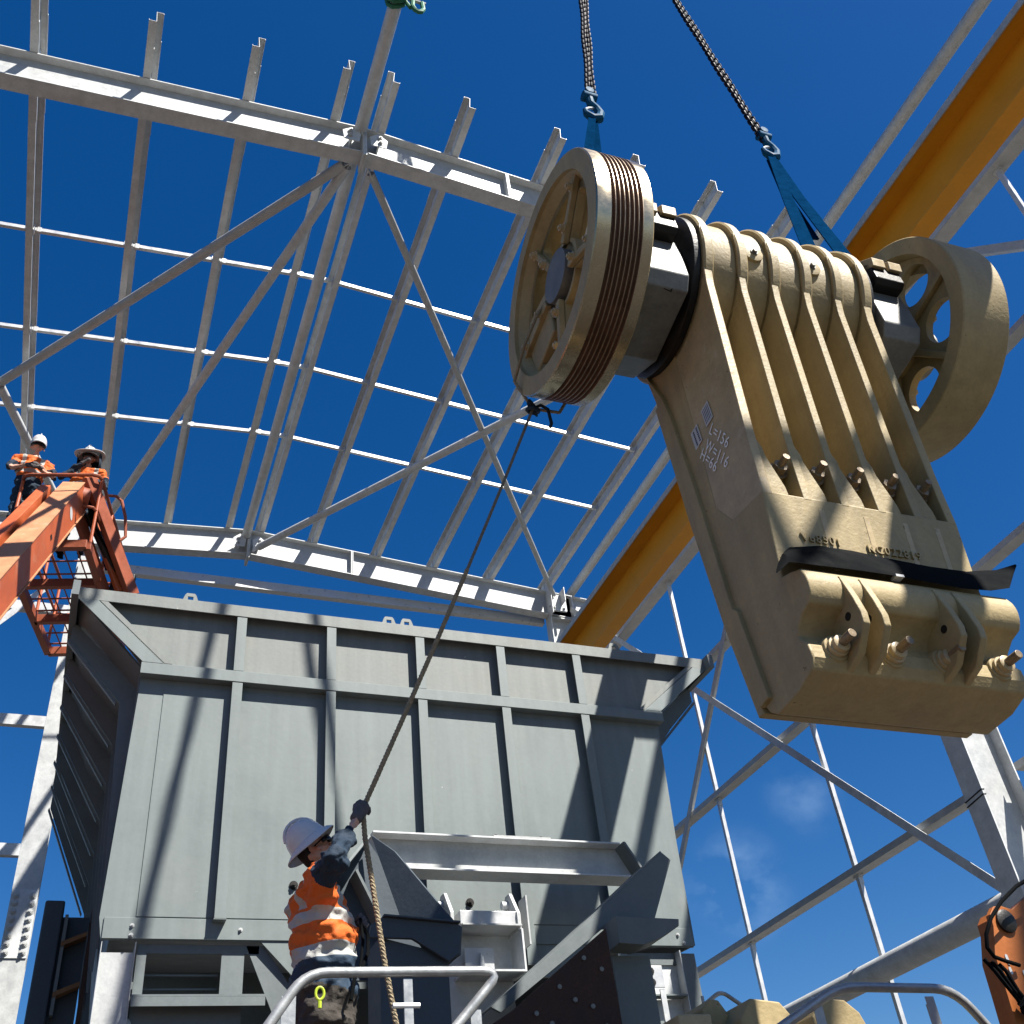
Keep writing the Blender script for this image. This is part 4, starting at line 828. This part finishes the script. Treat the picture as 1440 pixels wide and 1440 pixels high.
for k in range(9): a.tube([V(-.165+random.uniform(-.03, .03), -.04+random.uniform(-.02, .02), 2.5+random.uniform(-.03, .03)), V(-.13+random.uniform(-.03, .03), -.04, 2.49+random.uniform(-.04, .03))], .022, 7)
a.build('hose_bundle', 'rubber', t)
a = MB(); a.box(-.1, .5, .13, .3, 0, 2.35); a.build('stand', 'rusto', t)

# ------------------------------------------------------------------ people
def cap(a, p0, p1, r0, r1, ax=None, k=1., n=14):
    """tapered capsule; cross-section squashed by k along ax"""
    p0, p1 = V(p0), V(p1); d = p1-p0; L = max(d.length, 1e-4); d = d/L; _, s, u = basis(d)
    if ax is not None:
        ax = V(ax); ax = (ax-d*ax.dot(d)); 
        if ax.length > 1e-3: s = ax.normalized(); u = d.cross(s)
        else: k = 1
    rings = []
    for i in range(5): t_ = -math.pi/2+i*math.pi/10; rings.append((p0+d*(r0*math.sin(t_)), r0*math.cos(t_)))
    for i in range(5): t_ = i*math.pi/8; rings.append((p1+d*(r1*math.sin(t_)), r1*math.cos(t_)))
    vs = []; m = len(rings)
    for c, r in rings:
        r = max(r, .0004); vs += [c+s*(r*k*math.cos(2*math.pi*j/n))+u*(r*math.sin(2*math.pi*j/n)) for j in range(n)]
    fs = [(i*n+j, i*n+(j+1) % n, (i+1)*n+(j+1) % n, (i+1)*n+j) for i in range(m-1) for j in range(n)]+[tuple(range(n-1, -1, -1)), tuple(range((m-1)*n, m*n))]
    a.add(vs, fs)
def blob(name, bones, mats, parent, voxel, paint=None, smooth=4, wrinkle=0., wscale=9.):
    """bones: (p0,p1,r0,r1,mat,ax,k) merged into one continuous skin"""
    a = MB()
    for bn in bones: cap(a, *bn[:4], *(bn[5:7] if len(bn) > 5 else ()))
    me = bpy.data.meshes.new(name); me.from_pydata(a.v, [], a.f); bm = bmesh.new(); bm.from_mesh(me); bmesh.ops.recalc_face_normals(bm, faces=bm.faces); bm.to_mesh(me); bm.free()
    o = bpy.data.objects.new(name, me); COL.objects.link(o)
    r = o.modifiers.new('r', 'REMESH'); r.mode = 'VOXEL'; r.voxel_size = voxel
    s = o.modifiers.new('s', 'SMOOTH'); s.factor = .5; s.iterations = smooth
    bpy.context.view_layer.update()
    m2 = bpy.data.meshes.new_from_object(o.evaluated_get(bpy.context.evaluated_depsgraph_get())); bpy.data.objects.remove(o); m2.name = name
    for m in mats: m2.materials.append(M[m])
    nv = len(m2.vertices); co_ = np.empty(nv*3); m2.vertices.foreach_get('co', co_); co_ = co_.reshape(-1, 3)
    if wrinkle:
        no = np.empty(nv*3); m2.vertices.foreach_get('normal', no); no = no.reshape(-1, 3)
        w = np.array([noise.turbulence(Vector((p[0]*wscale, p[1]*wscale, p[2]*wscale*1.5)), 3, False) for p in co_])
        co_ = co_+no*((w-.55)*wrinkle)[:, None]; m2.vertices.foreach_set('co', co_.ravel())
    nf = len(m2.polygons); fc = np.empty(nf*3); m2.polygons.foreach_get('center', fc); fc = fc.reshape(-1, 3)
    best = np.full(nf, 1e9); idx = np.zeros(nf, int)
    for bn in bones:
        p0, p1 = np.array(bn[0], float), np.array(bn[1], float); d = p1-p0; L2 = max((d*d).sum(), 1e-8)
        t_ = np.clip(((fc-p0)@d)/L2, 0, 1); ds = np.linalg.norm(fc-(p0+t_[:, None]*d), axis=1)-(bn[2]+(bn[3]-bn[2])*t_)
        q = ds < best; best[q] = ds[q]; idx[q] = bn[4]
    if paint: idx = paint(fc, idx)
    m2.polygons.foreach_set('material_index', idx.astype(np.int32)); m2.polygons.foreach_set('use_smooth', [True]*nf); m2.update()
    ob = bpy.data.objects.new(name, m2); COL.objects.link(ob); ob.parent = parent; return ob
def glove(parent, wrist, palm_dir, across, curl_dir, m='glove', vox=.0045, grip=True, scale=1.):
    """hand closed round something: palm_dir from wrist to knuckles, across from index to little finger, fingers curl towards curl_dir"""
    w = V(wrist); d = V(palm_dir).normalized(); ac = V(across).normalized(); cu = V(curl_dir).normalized(); k = scale; bones = []
    kn_ = w+d*.085*k
    bones.append((w-d*.02, w+d*.02, .033*k, .030*k, 0, ac, 1.1)); bones.append((w+d*.02, kn_-d*.012, .030*k, .034*k, 0, ac, 1.25))
    for i, ln in enumerate((.95, 1.05, 1.0, .8)):
        o_ = ac*((i-1.5)*.0215*k); p0 = kn_+o_-d*.008; p1 = p0+(d*.55+cu*.65).normalized()*.040*ln*k; p2 = p1+(cu*.8-d*.55).normalized()*.030*ln*k; p3 = p2+(-d*.9+cu*-.05).normalized()*.022*ln*k
        bones += [(p0-d*.03, p0, .0115*k, .0118*k, 0), (p0, p1, .0115*k, .0105*k, 0), (p1, p2, .0105*k, .0098*k, 0), (p2, p3, .0098*k, .009*k, 0)]
    t0 = w+d*.025*k-ac*.028*k; t1 = t0+(d*.6-ac*.45+cu*.5).normalized()*.042*k; t2 = t1+(d*.45+cu*.75+ac*.3).normalized()*.034*k
    bones += [(w+d*.01-ac*.01, t0, .02*k, .0165*k, 0), (t0, t1, .0160*k, .0125*k, 0), (t1, t2, .0125*k, .0102*k, 0)]
    return blob('glove', bones, [m], parent, vox, smooth=2)
def head_bones(c, f, up, side, m_skin, k=1.):
    c, f, up, side = V(c), V(f), V(up), V(side)
    B_ = [(c+up*.03-f*.018, c+up*.035+f*.018, .086*k, .082*k, m_skin, side, .90), (c-up*.03+f*.028, c-up*.065+f*.040, .066*k, .050*k, m_skin, side, .92),
          (c-up*.085+f*.058, c-up*.09+f*.066, .024*k, .021*k, m_skin), (c+up*.012+f*.082, c-up*.022+f*.106, .010*k, .0135*k, m_skin), (c-up*.05+f*.082, c-up*.05+f*.086, .016*k, .016*k, m_skin)]
    for s in (-1, 1):
        B_ += [(c+side*s*.084-f*.008+up*.012, c+side*s*.086-f*.004-up*.026, .012*k, .009*k, m_skin, f, 1.6), (c+side*s*.045+f*.062-up*.012, c+side*s*.05+f*.05-up*.02, .022*k, .02*k, m_skin)]
    return B_
def helmet(parent, c, f, up, side, brim=True, m='white'):
    c, f, up, side = V(c), V(f), V(up), V(side)
    a = MB(); rings = []; N = 36
    prof = [(1.50 if brim else 1.06, -.022), (1.48 if brim else 1.06, -.016), (1.3 if brim else 1.05, -.004), (1.08, .008), (1.03, .03), (.98, .06), (.86, .095), (.66, .121), (.4, .138), (.12, .145)]
    vs = []
    for k, h in prof:
        for j in range(N):
            t_ = 2*math.pi*j/N; x, y = math.cos(t_), math.sin(t_); e = 1.
            if not brim and k > 1.0 and x > .35 and h < .0: e = 1+.38*(x-.35)
            vs.append(c+f*(.105*k*x*e)+side*(.094*k*y)+up*(h*.93-(.02*y*y if k > 1.3 else 0)))
    m_ = len(prof); fs = [(i*N+j, i*N+(j+1) % N, (i+1)*N+(j+1) % N, (i+1)*N+j) for i in range(m_-1) for j in range(N)]
    fs.append(tuple(range((m_-1)*N, m_*N)))
    a.add(vs, fs)
    h = a.build('helmet', m, parent); s = h.modifiers.new('solid', 'SOLIDIFY'); s.thickness = .004; s.offset = -1
    a = MB(); pts = []
    for i in range(9): q = -.5+i/8; pts.append(c+f*(.1*math.sin(q*2.4))+up*(.147*math.cos(q*2.0)+.001))
    a.tube(pts, .009, 8); a.build('crown_ridge', m, h)
    return h
def glasses(parent, c, f, up, side):
    c, f, up, side = V(c), V(f), V(up), V(side)
    a = MB(); vs = []
    for i in range(13):
        t_ = R(-78+156*i/12); p = c+f*(.090*math.cos(t_)+.012)+side*(.080*math.sin(t_))+up*.014
        hgt = .020*(1-.45*abs(math.sin(t_))**3); vs += [p+up*hgt, p-up*hgt]
    fs = [(2*i, 2*i+2, 2*i+3, 2*i+1) for i in range(12)]; a.add(vs, fs)
    o = a.build('sunglasses', 'lens', parent); s = o.modifiers.new('solid', 'SOLIDIFY'); s.thickness = .004
    for e in (-1, 1): a = MB(); a.tube([c+side*e*.080+f*.03+up*.02, c+side*e*.088-f*.02+up*.015], .004, 6); a.build('temple', 'rubber', o)

# the rope worker
base = V(1.19, 5.5, 2.1)
P1 = thing('person', 'person in orange and navy work shirt and white brimmed helmet pulling the rope', 'person', base)
def w(*p): return V(*p)-base
tl = R(42); f = V(math.cos(tl), -.10, math.sin(tl)).normalized(); side = V(.08, 1, 0).normalized(); up = side.cross(f)*-1; up = f.cross(side)*-1 if f.cross(side).z < 0 else f.cross(side)
side = up.cross(f).normalized()
hc = w(1.155, 5.48, 3.80)
OR, NV, TP, TR, SK, BT, HR = range(7)
SL = w(1.16, 5.71, 3.56); SR = w(1.13, 5.28, 3.57); ELR = w(1.16, 5.10, 3.615); WR = w(1.31, 5.255, 3.895); ELL = w(1.22, 5.80, 3.32); WL = w(1.385, 5.66, 3.42)
bones = [(w(1.205, 5.5, 2.99), w(1.205, 5.5, 3.18), .185, .18, NV, (0, 1, 0), 1.15), (w(1.205, 5.5, 3.18), w(1.20, 5.5, 3.36), .18, .185, OR, (0, 1, 0), 1.14), (w(1.20, 5.5, 3.36), w(1.16, 5.5, 3.50), .18, .158, OR, (0, 1, 0), 1.28),
         (w(1.135, 5.33, 3.535), w(1.135, 5.67, 3.535), .118, .118, OR), (w(1.16, 5.5, 3.56), w(1.155, 5.5, 3.68), .07, .06, SK),
         (SR, SR.lerp(ELR, .25), .105, .10, OR), (SR.lerp(ELR, .25), ELR, .10, .086, NV), (ELR, ELR.lerp(WR, .60), .084, .062, NV), (ELR.lerp(WR, .55), WR, .046, .040, SK),
         (SL, SL.lerp(ELL, .35), .08, .075, OR), (SL.lerp(ELL, .35), ELL, .075, .06, NV), (ELL, WL, .058, .042, NV),
         (w(1.19, 5.41, 3.0), w(1.215, 5.40, 2.58), .105, .072, TR), (w(1.215, 5.40, 2.58), w(1.18, 5.40, 2.2), .07, .055, TR), (w(1.19, 5.59, 3.0), w(1.215, 5.60, 2.58), .105, .072, TR), (w(1.215, 5.60, 2.58), w(1.18, 5.60, 2.2), .07, .055, TR),
         (w(1.19, 5.42, 2.98), w(1.19, 5.58, 2.98), .13, .13, TR),
         (w(1.16, 5.40, 2.145), w(1.34, 5.38, 2.135), .05, .038, BT), (w(1.16, 5.60, 2.145), w(1.34, 5.62, 2.135), .05, .038, BT)] + head_bones(hc, f, up, side, SK)
def paint1(c, i):
    z = c[:, 2]+2.1; x = c[:, 0]+1.19; y = c[:, 1]+5.5
    tz = z-.05*(x-1.19)
    torso = ((i == OR) | (i == NV)) & (z < 3.62) & (np.abs(y-5.5) < .24) & (x < 1.43)
    tb = torso & (z < 3.52) & (z > 2.93) & ~((y < 5.27) & (z > 3.45)); i = i.copy(); i[tb] = OR
    mid = (np.abs(y-5.5) < .26) & (z < 3.3) & (z > 2.6) & (x < 1.42) & (i != SK) & (i != BT); hem = 3.11-.22*(x-1.05)
    i[mid & (z > hem) & (i == TR)] = OR; i[mid & (z > hem) & (i == NV) & (z < 3.2)] = OR; i[mid & (z <= hem)] = TR
    return i
blob('body', bones, ['shirt1', 'navy', 'tape', 'trou', 'skin', 'rubber', 'hair'], P1, .0085, paint1, 4, .032, 8.)
helmet(P1, hc+up*.066-f*.005, f, up, side)
glasses(P1, hc, f, up, side)
hb_ = [(hc+up*.03-f*.055, hc-up*.015-f*.064, .050, .034, 0, side, 1.2)]
blob('hair', hb_, ['hair'], P1, .008)
hd = (w(1.355, 5.29, 3.985)-WR).normalized()
glove(P1, WR+hd*.03, hd, (.55, -.1, -.45), (.45, .75, .2), vox=.0035)
glove(P1, WL, (.55, -.5, .65), (.5, -.2, -.8), (-.2, -.9, -.1), vox=.0035)
a = MB(); a.tube([w(1.40, 5.5, 3.42), w(1.41, 5.42, 3.35), w(1.40, 5.38, 3.25), w(1.36, 5.33, 3.17), w(1.31, 5.30, 3.1), w(1.29, 5.29, 3.0)], .010, 8); a.tube([w(1.38, 5.45, 3.44), w(1.37, 5.36, 3.3), w(1.35, 5.32, 3.2), w(1.33, 5.30, 3.12)], .008, 8); a.build('lanyard', 'rubber', P1)
cp = w(1.13, 5.26, 3.02); a = MB(); a.tube([cp+V(.020*math.cos(k*math.pi/7), -.01, .028*math.sin(k*math.pi/7)) for k in range(14)], .007, 8, closed=True); a.tube([cp+V(0, -.01, -.035), cp+V(0, -.01, -.065)], .010, 8); a.build('carabiner', 'lime', P1)

# ------------------------------------------------------------------ boom lift with two workers
FZ = 9.75
BL = thing('boom_lift', 'orange boom lift with a caged work platform behind the hopper', 'boom lift', (-2.6, 4.2, 0))
lb = V(-2.6, 4.2, 0)
def L_(*p): return V(*p)-lb
A, Bq = V(-.80, 11.15, 10.50), V(-2.02, 5.3, 1.95)
def rbox(a, p0, p1, wd, ht, up=(0, 0, 1), off=(0, 0)):
    d, s, u = basis(V(p1)-V(p0), up)
    a.sweep([(-wd/2+off[0], -ht/2+off[1]), (wd/2+off[0], -ht/2+off[1]), (wd/2+off[0], ht/2+off[1]), (-wd/2+off[0], ht/2+off[1])], p0, p1, up)
a = MB(); rbox(a, Bq-lb, A-lb, .24, .36); bm_ = a.build('main_boom', 'orange', BL, bevel=.012)
a = MB(); rbox(a, Bq-lb, A-lb, .262, .012, off=(0, .187)); rbox(a, Bq-lb, A-lb, .262, .012, off=(0, -.187)); a.build('boom_edge_plate', 'orangep', BL)  # sunlit paleness of the boom top is put into the plate colour
a = MB(); rbox(a, (Bq.lerp(A, .2))-lb+V(-.28, 0, .1), A-lb+V(-.30, -.35, -.25), .12, .16); a.build('levelling_link', 'orange', BL, bevel=.008)
dA = (A-Bq).normalized()
a = MB(); sdv = dA.cross(V(0, 0, 1)).normalized()
nrm = sdv if sdv.x > 0 else -sdv
c = A-lb-dA*.75+nrm*.122; u2 = nrm.cross(dA)
a.prism([c+(dA*.06*math.cos(k*math.pi/10)+u2*.085*math.sin(k*math.pi/10)) for k in range(20)], nrm*.002); a.build('round_decal', 'paper', BL)
a = MB(); c2_ = A-lb-dA*1.7+nrm*.122; a.prism([c2_+dA*.03+u2*.03, c2_-dA*.03+u2*.03, c2_-dA*.03-u2*.03, c2_+dA*.03-u2*.03], nrm*.002); a.build('data_plate', 'dark', BL)
# head and jib
a = MB(); a.lathe([(0, -.16), (.15, -.16), (.15, .16), (0, .16)], A-lb, (1, .2, 0), 18); a.build('head_pivot', 'oranged', BL, bevel=.01)
jt = V(-.72, 11.2, 10.98)
for q, (p0, p1, wd, ht, m) in enumerate(((V(-.68, 11.15, 10.84), V(.06, 11.85, 9.60), .08, .2, 'oranged'), (V(-.84, 11.3, 10.6), V(-.22, 11.9, 9.5), .07, .16, 'oranged'), (V(-.60, 11.5, 10.55), V(-.1, 11.8, 9.6), .06, .10, 'orange'))):
    a = MB(); rbox(a, p0-lb, p1-lb, wd, ht); a.build('jib_arm', m, BL, bevel=.01)
a = MB(); a.tube([L_(-.62, 11.4, 10.45), L_(-.2, 11.75, 9.85)], .05, 12); a.tube([L_(-.35, 11.62, 10.1), L_(-.05, 11.9, 9.6)], .03, 12); a.build('jib_cylinder', 'dark', BL)
a = MB()
for k in range(5): a.tube([L_(-.7+.02*k, 11.2, 10.75), L_(-.6+.03*k, 11.35, 10.4-.05*k), L_(-.45+.03*k, 11.6, 10.2-.03*k), L_(-.3, 11.8, 9.9)], .014, 6)
a.build('hose', 'rubber', BL)
a = MB(); a.box(-.18, .12, -.2, .2, -.2, .2); rt = a.build('rotator', 'dark', BL, bevel=.03); rt.location = L_(-.05, 12.0, 9.72)
# basket
bc = V(-.72, 12.35, FZ); ang = R(-14); bx, by = V(math.cos(ang), math.sin(ang), 0), V(-math.sin(ang), math.cos(ang), 0)
def bk(x, y, z): return bc+bx*x+by*y+V(0, 0, z)-lb
hw, hl = .48, 1.2
a = MB()
for x in (-hw, hw): rbox(a, bk(x, -hl, -.03), bk(x, hl, -.03), .09, .12)
for y in (-hl, -.4, .4, hl): rbox(a, bk(-hw, y, -.03), bk(hw, y, -.03), .08, .12)
a.build('floor_frame', 'oranged', BL, bevel=.008)
for i in range(9):
    a = MB(); y = -hl+.13+i*.27; a.tube([bk(-hw, y, .03), bk(hw, y, .03)], .012, 6); a.build('floor_bar', 'oranged', BL)
for i in range(5):
    a = MB(); x = -hw+.16+i*.16; a.tube([bk(x, -hl, .035), bk(x, hl, .035)], .010, 6); a.build('floor_bar', 'oranged', BL)
for z, r in ((1.1, .024), (.58, .019)):
    a = MB(); P_ = [bk(-hw, -hl, z), bk(hw, -hl, z), bk(hw, hl, z), bk(-hw, hl, z)]; Q = []
    for i in range(4):
        p, q0, q1 = P_[i], P_[i-1], P_[(i+1) % 4]; d0, d1 = (q0-p).normalized(), (q1-p).normalized()
        for s in (0, .5, 1): Q.append((p+d0*.1)*(1-s)**2+p*2*s*(1-s)+(p+d1*.1)*s*s)
    a.tube(Q, r, 8, closed=True); a.build('guard_rail', 'oranged', BL)
for x in (-hw, hw):
    for y in (-hl+.1, -.4, .4, hl-.1):
        a = MB(); a.tube([bk(x, y, 0), bk(x, y, 1.1)], .02, 8); a.build('rail_post', 'orange', BL)
a = MB(); a.tube([L_(-.52, 11.9, 10.95), L_(-.5, 11.87, 11.1), L_(-.45, 11.85, 11.16), L_(-.34, 11.85, 11.17), L_(-.26, 11.85, 11.1), L_(-.18, 11.87, 10.85), L_(-.14, 11.9, 10.55), L_(-.2, 11.9, 10.47)], .022, 8); a.build('grab_hoop', 'oranged', BL)
# base on the ground, left of the view
a = MB(); a.box(-1.0, 1.0, -1.6, 1.6, .45, .95); a.build('chassis', 'orange', BL, bevel=.05)
a = MB(); a.box(-.6, .75, -1.5, 1.2, 1.0, 2.0); a.build('turret', 'orange', BL, bevel=.08)
wm = MB().lathe([(0, -.15), (.3, -.15), (.45, -.13), (.48, -.05), (.48, .05), (.45, .13), (.3, .15), (0, .15)], (0, 0, 0), (1, 0, 0), 28).mesh('wheel', 'rubber')
for x in (-1.05, 1.05):
    for y in (-1.15, 1.15): inst(wm, 'wheel', BL, (x, y, .48))
def lift_person(lab, x, y, facing, wide, pose):
    b = V(x, y, FZ+.12); P = thing('person', lab, 'person', b, 'workers on the lift platform')
    fx = V(math.sin(facing), -math.cos(facing), 0); sd = V(0, 0, 1).cross(fx)
    def q(a_, b_, z): return fx*a_+sd*b_+V(0, 0, z)
    O_, N_, T_, R_, S_, B_ = range(6)
    bo = [(q(0, 0, .95), q(0, 0, 1.1), .15, .15, N_, sd, 1.2), (q(0, 0, 1.1), q(.02, 0, 1.28), .15, .155, O_, sd, 1.25), (q(.02, 0, 1.28), q(.01, 0, 1.40), .15, .11, O_, sd, 1.45), (q(.01, -.15, 1.43), q(.01, .15, 1.43), .075, .075, O_), (q(.01, 0, 1.45), q(.02, 0, 1.55), .06, .055, S_)]
    for s in (-1, 1): bo += [(q(0, .1*s, .9), q(.03, .11*s, .5), .1, .07, N_), (q(.03, .11*s, .5), q(0, .11*s, .1), .068, .05, N_), (q(0, .11*s, .05), q(.15, .12*s, .045), .05, .04, B_)]
    H_ = []
    if pose == 'rail':
        for s in (-1, 1):
            sh, e_, h_ = q(.0, .2*s, 1.42), q(.07, .27*s, 1.19), q(.25, .06*s, 1.16)
            bo += [(sh, sh.lerp(e_, .45), .072, .066, O_), (sh.lerp(e_, .45), e_, .066, .055, N_), (e_, h_, .05, .036, S_)]; H_.append((h_, (h_-e_).normalized(), V(0, 0, -1)))
    else:
        sh, e_, h_ = q(.0, -.2, 1.42), q(.14, -.27, 1.27), q(.15, -.03, 1.50); bo += [(sh, sh.lerp(e_, .4), .072, .066, N_), (sh.lerp(e_, .4), e_, .066, .055, N_), (e_, h_, .052, .038, N_)]; H_.append((h_, (h_-e_).normalized(), fx*-1))
        sh, e_, h_ = q(.0, .2, 1.42), q(.02, .27, 1.14), q(.2, .16, 1.05); bo += [(sh, sh.lerp(e_, .4), .072, .066, O_), (sh.lerp(e_, .4), e_, .066, .055, N_), (e_, h_, .05, .036, N_)]; H_.append((h_, (h_-e_).normalized(), V(0, 0, -1)))
    c = q(.03, 0, 1.66); dn = R(-14); ff = (fx*math.cos(dn)+V(0, 0, math.sin(dn))).normalized(); uu = ff.cross(sd); uu = uu if uu.z > 0 else -uu
    bo += head_bones(c, ff, uu, sd, S_)
    def pt(fc, i):
        return i
    blob('body', bo, ['shirt2', 'navy', 'tape', 'trou', 'skin', 'rubber'], P, .011, pt, 3, .03, 8.)
    helmet(P, c+uu*.05, ff, uu, sd, wide); glasses(P, c, ff, uu, sd)
    for h_, d_, cu in H_: glove(P, h_, d_, sd if pose == 'rail' else V(0, 0, -1), cu, 'glove', .007)
    if wide:
        a = MB(); vs = []; N = 28
        for k, h in ((1.0, -.0), (1.45, .0), (2.0, -.012), (2.02, -.02), (1.45, -.012)):
            for j in range(N): t_ = 2*math.pi*j/N; vs.append(c+uu*(.055+h+.035*abs(math.sin(t_))**2*(1 if k > 1.4 else 0))+ff*(.112*k*math.cos(t_))+sd*(.098*k*math.sin(t_)))
        a.add(vs, [(i*N+j, i*N+(j+1) % N, (i+1)*N+(j+1) % N, (i+1)*N+j) for i in range(4) for j in range(N)]); a.build('hat_brim', 'paper', P)
        a = MB(); vs = []
        for i in range(15):
            t_ = R(70+220*i/14); r = .155; p = c+ff*(r*math.cos(t_))+sd*(r*math.sin(t_))
            vs += [p+uu*.05, p*1.0+uu*-.06, p+uu*-.17+ff*.01]
        a.add(vs, [(3*i+k, 3*i+3+k, 3*i+4+k, 3*i+1+k) for i in range(14) for k in range(2)]); o = a.build('neck_flap', 'navy', P); s = o.modifiers.new('s', 'SOLIDIFY'); s.thickness = .006
    return P
lift_person('person in orange shirt and plain white helmet leaning on the lift rail', -1.40, 11.55, R(10), False, 'rail')
lift_person('person in wide brimmed white helmet with neck flap, hand at face, on the lift', -.74, 11.62, R(-15), True, 'face')
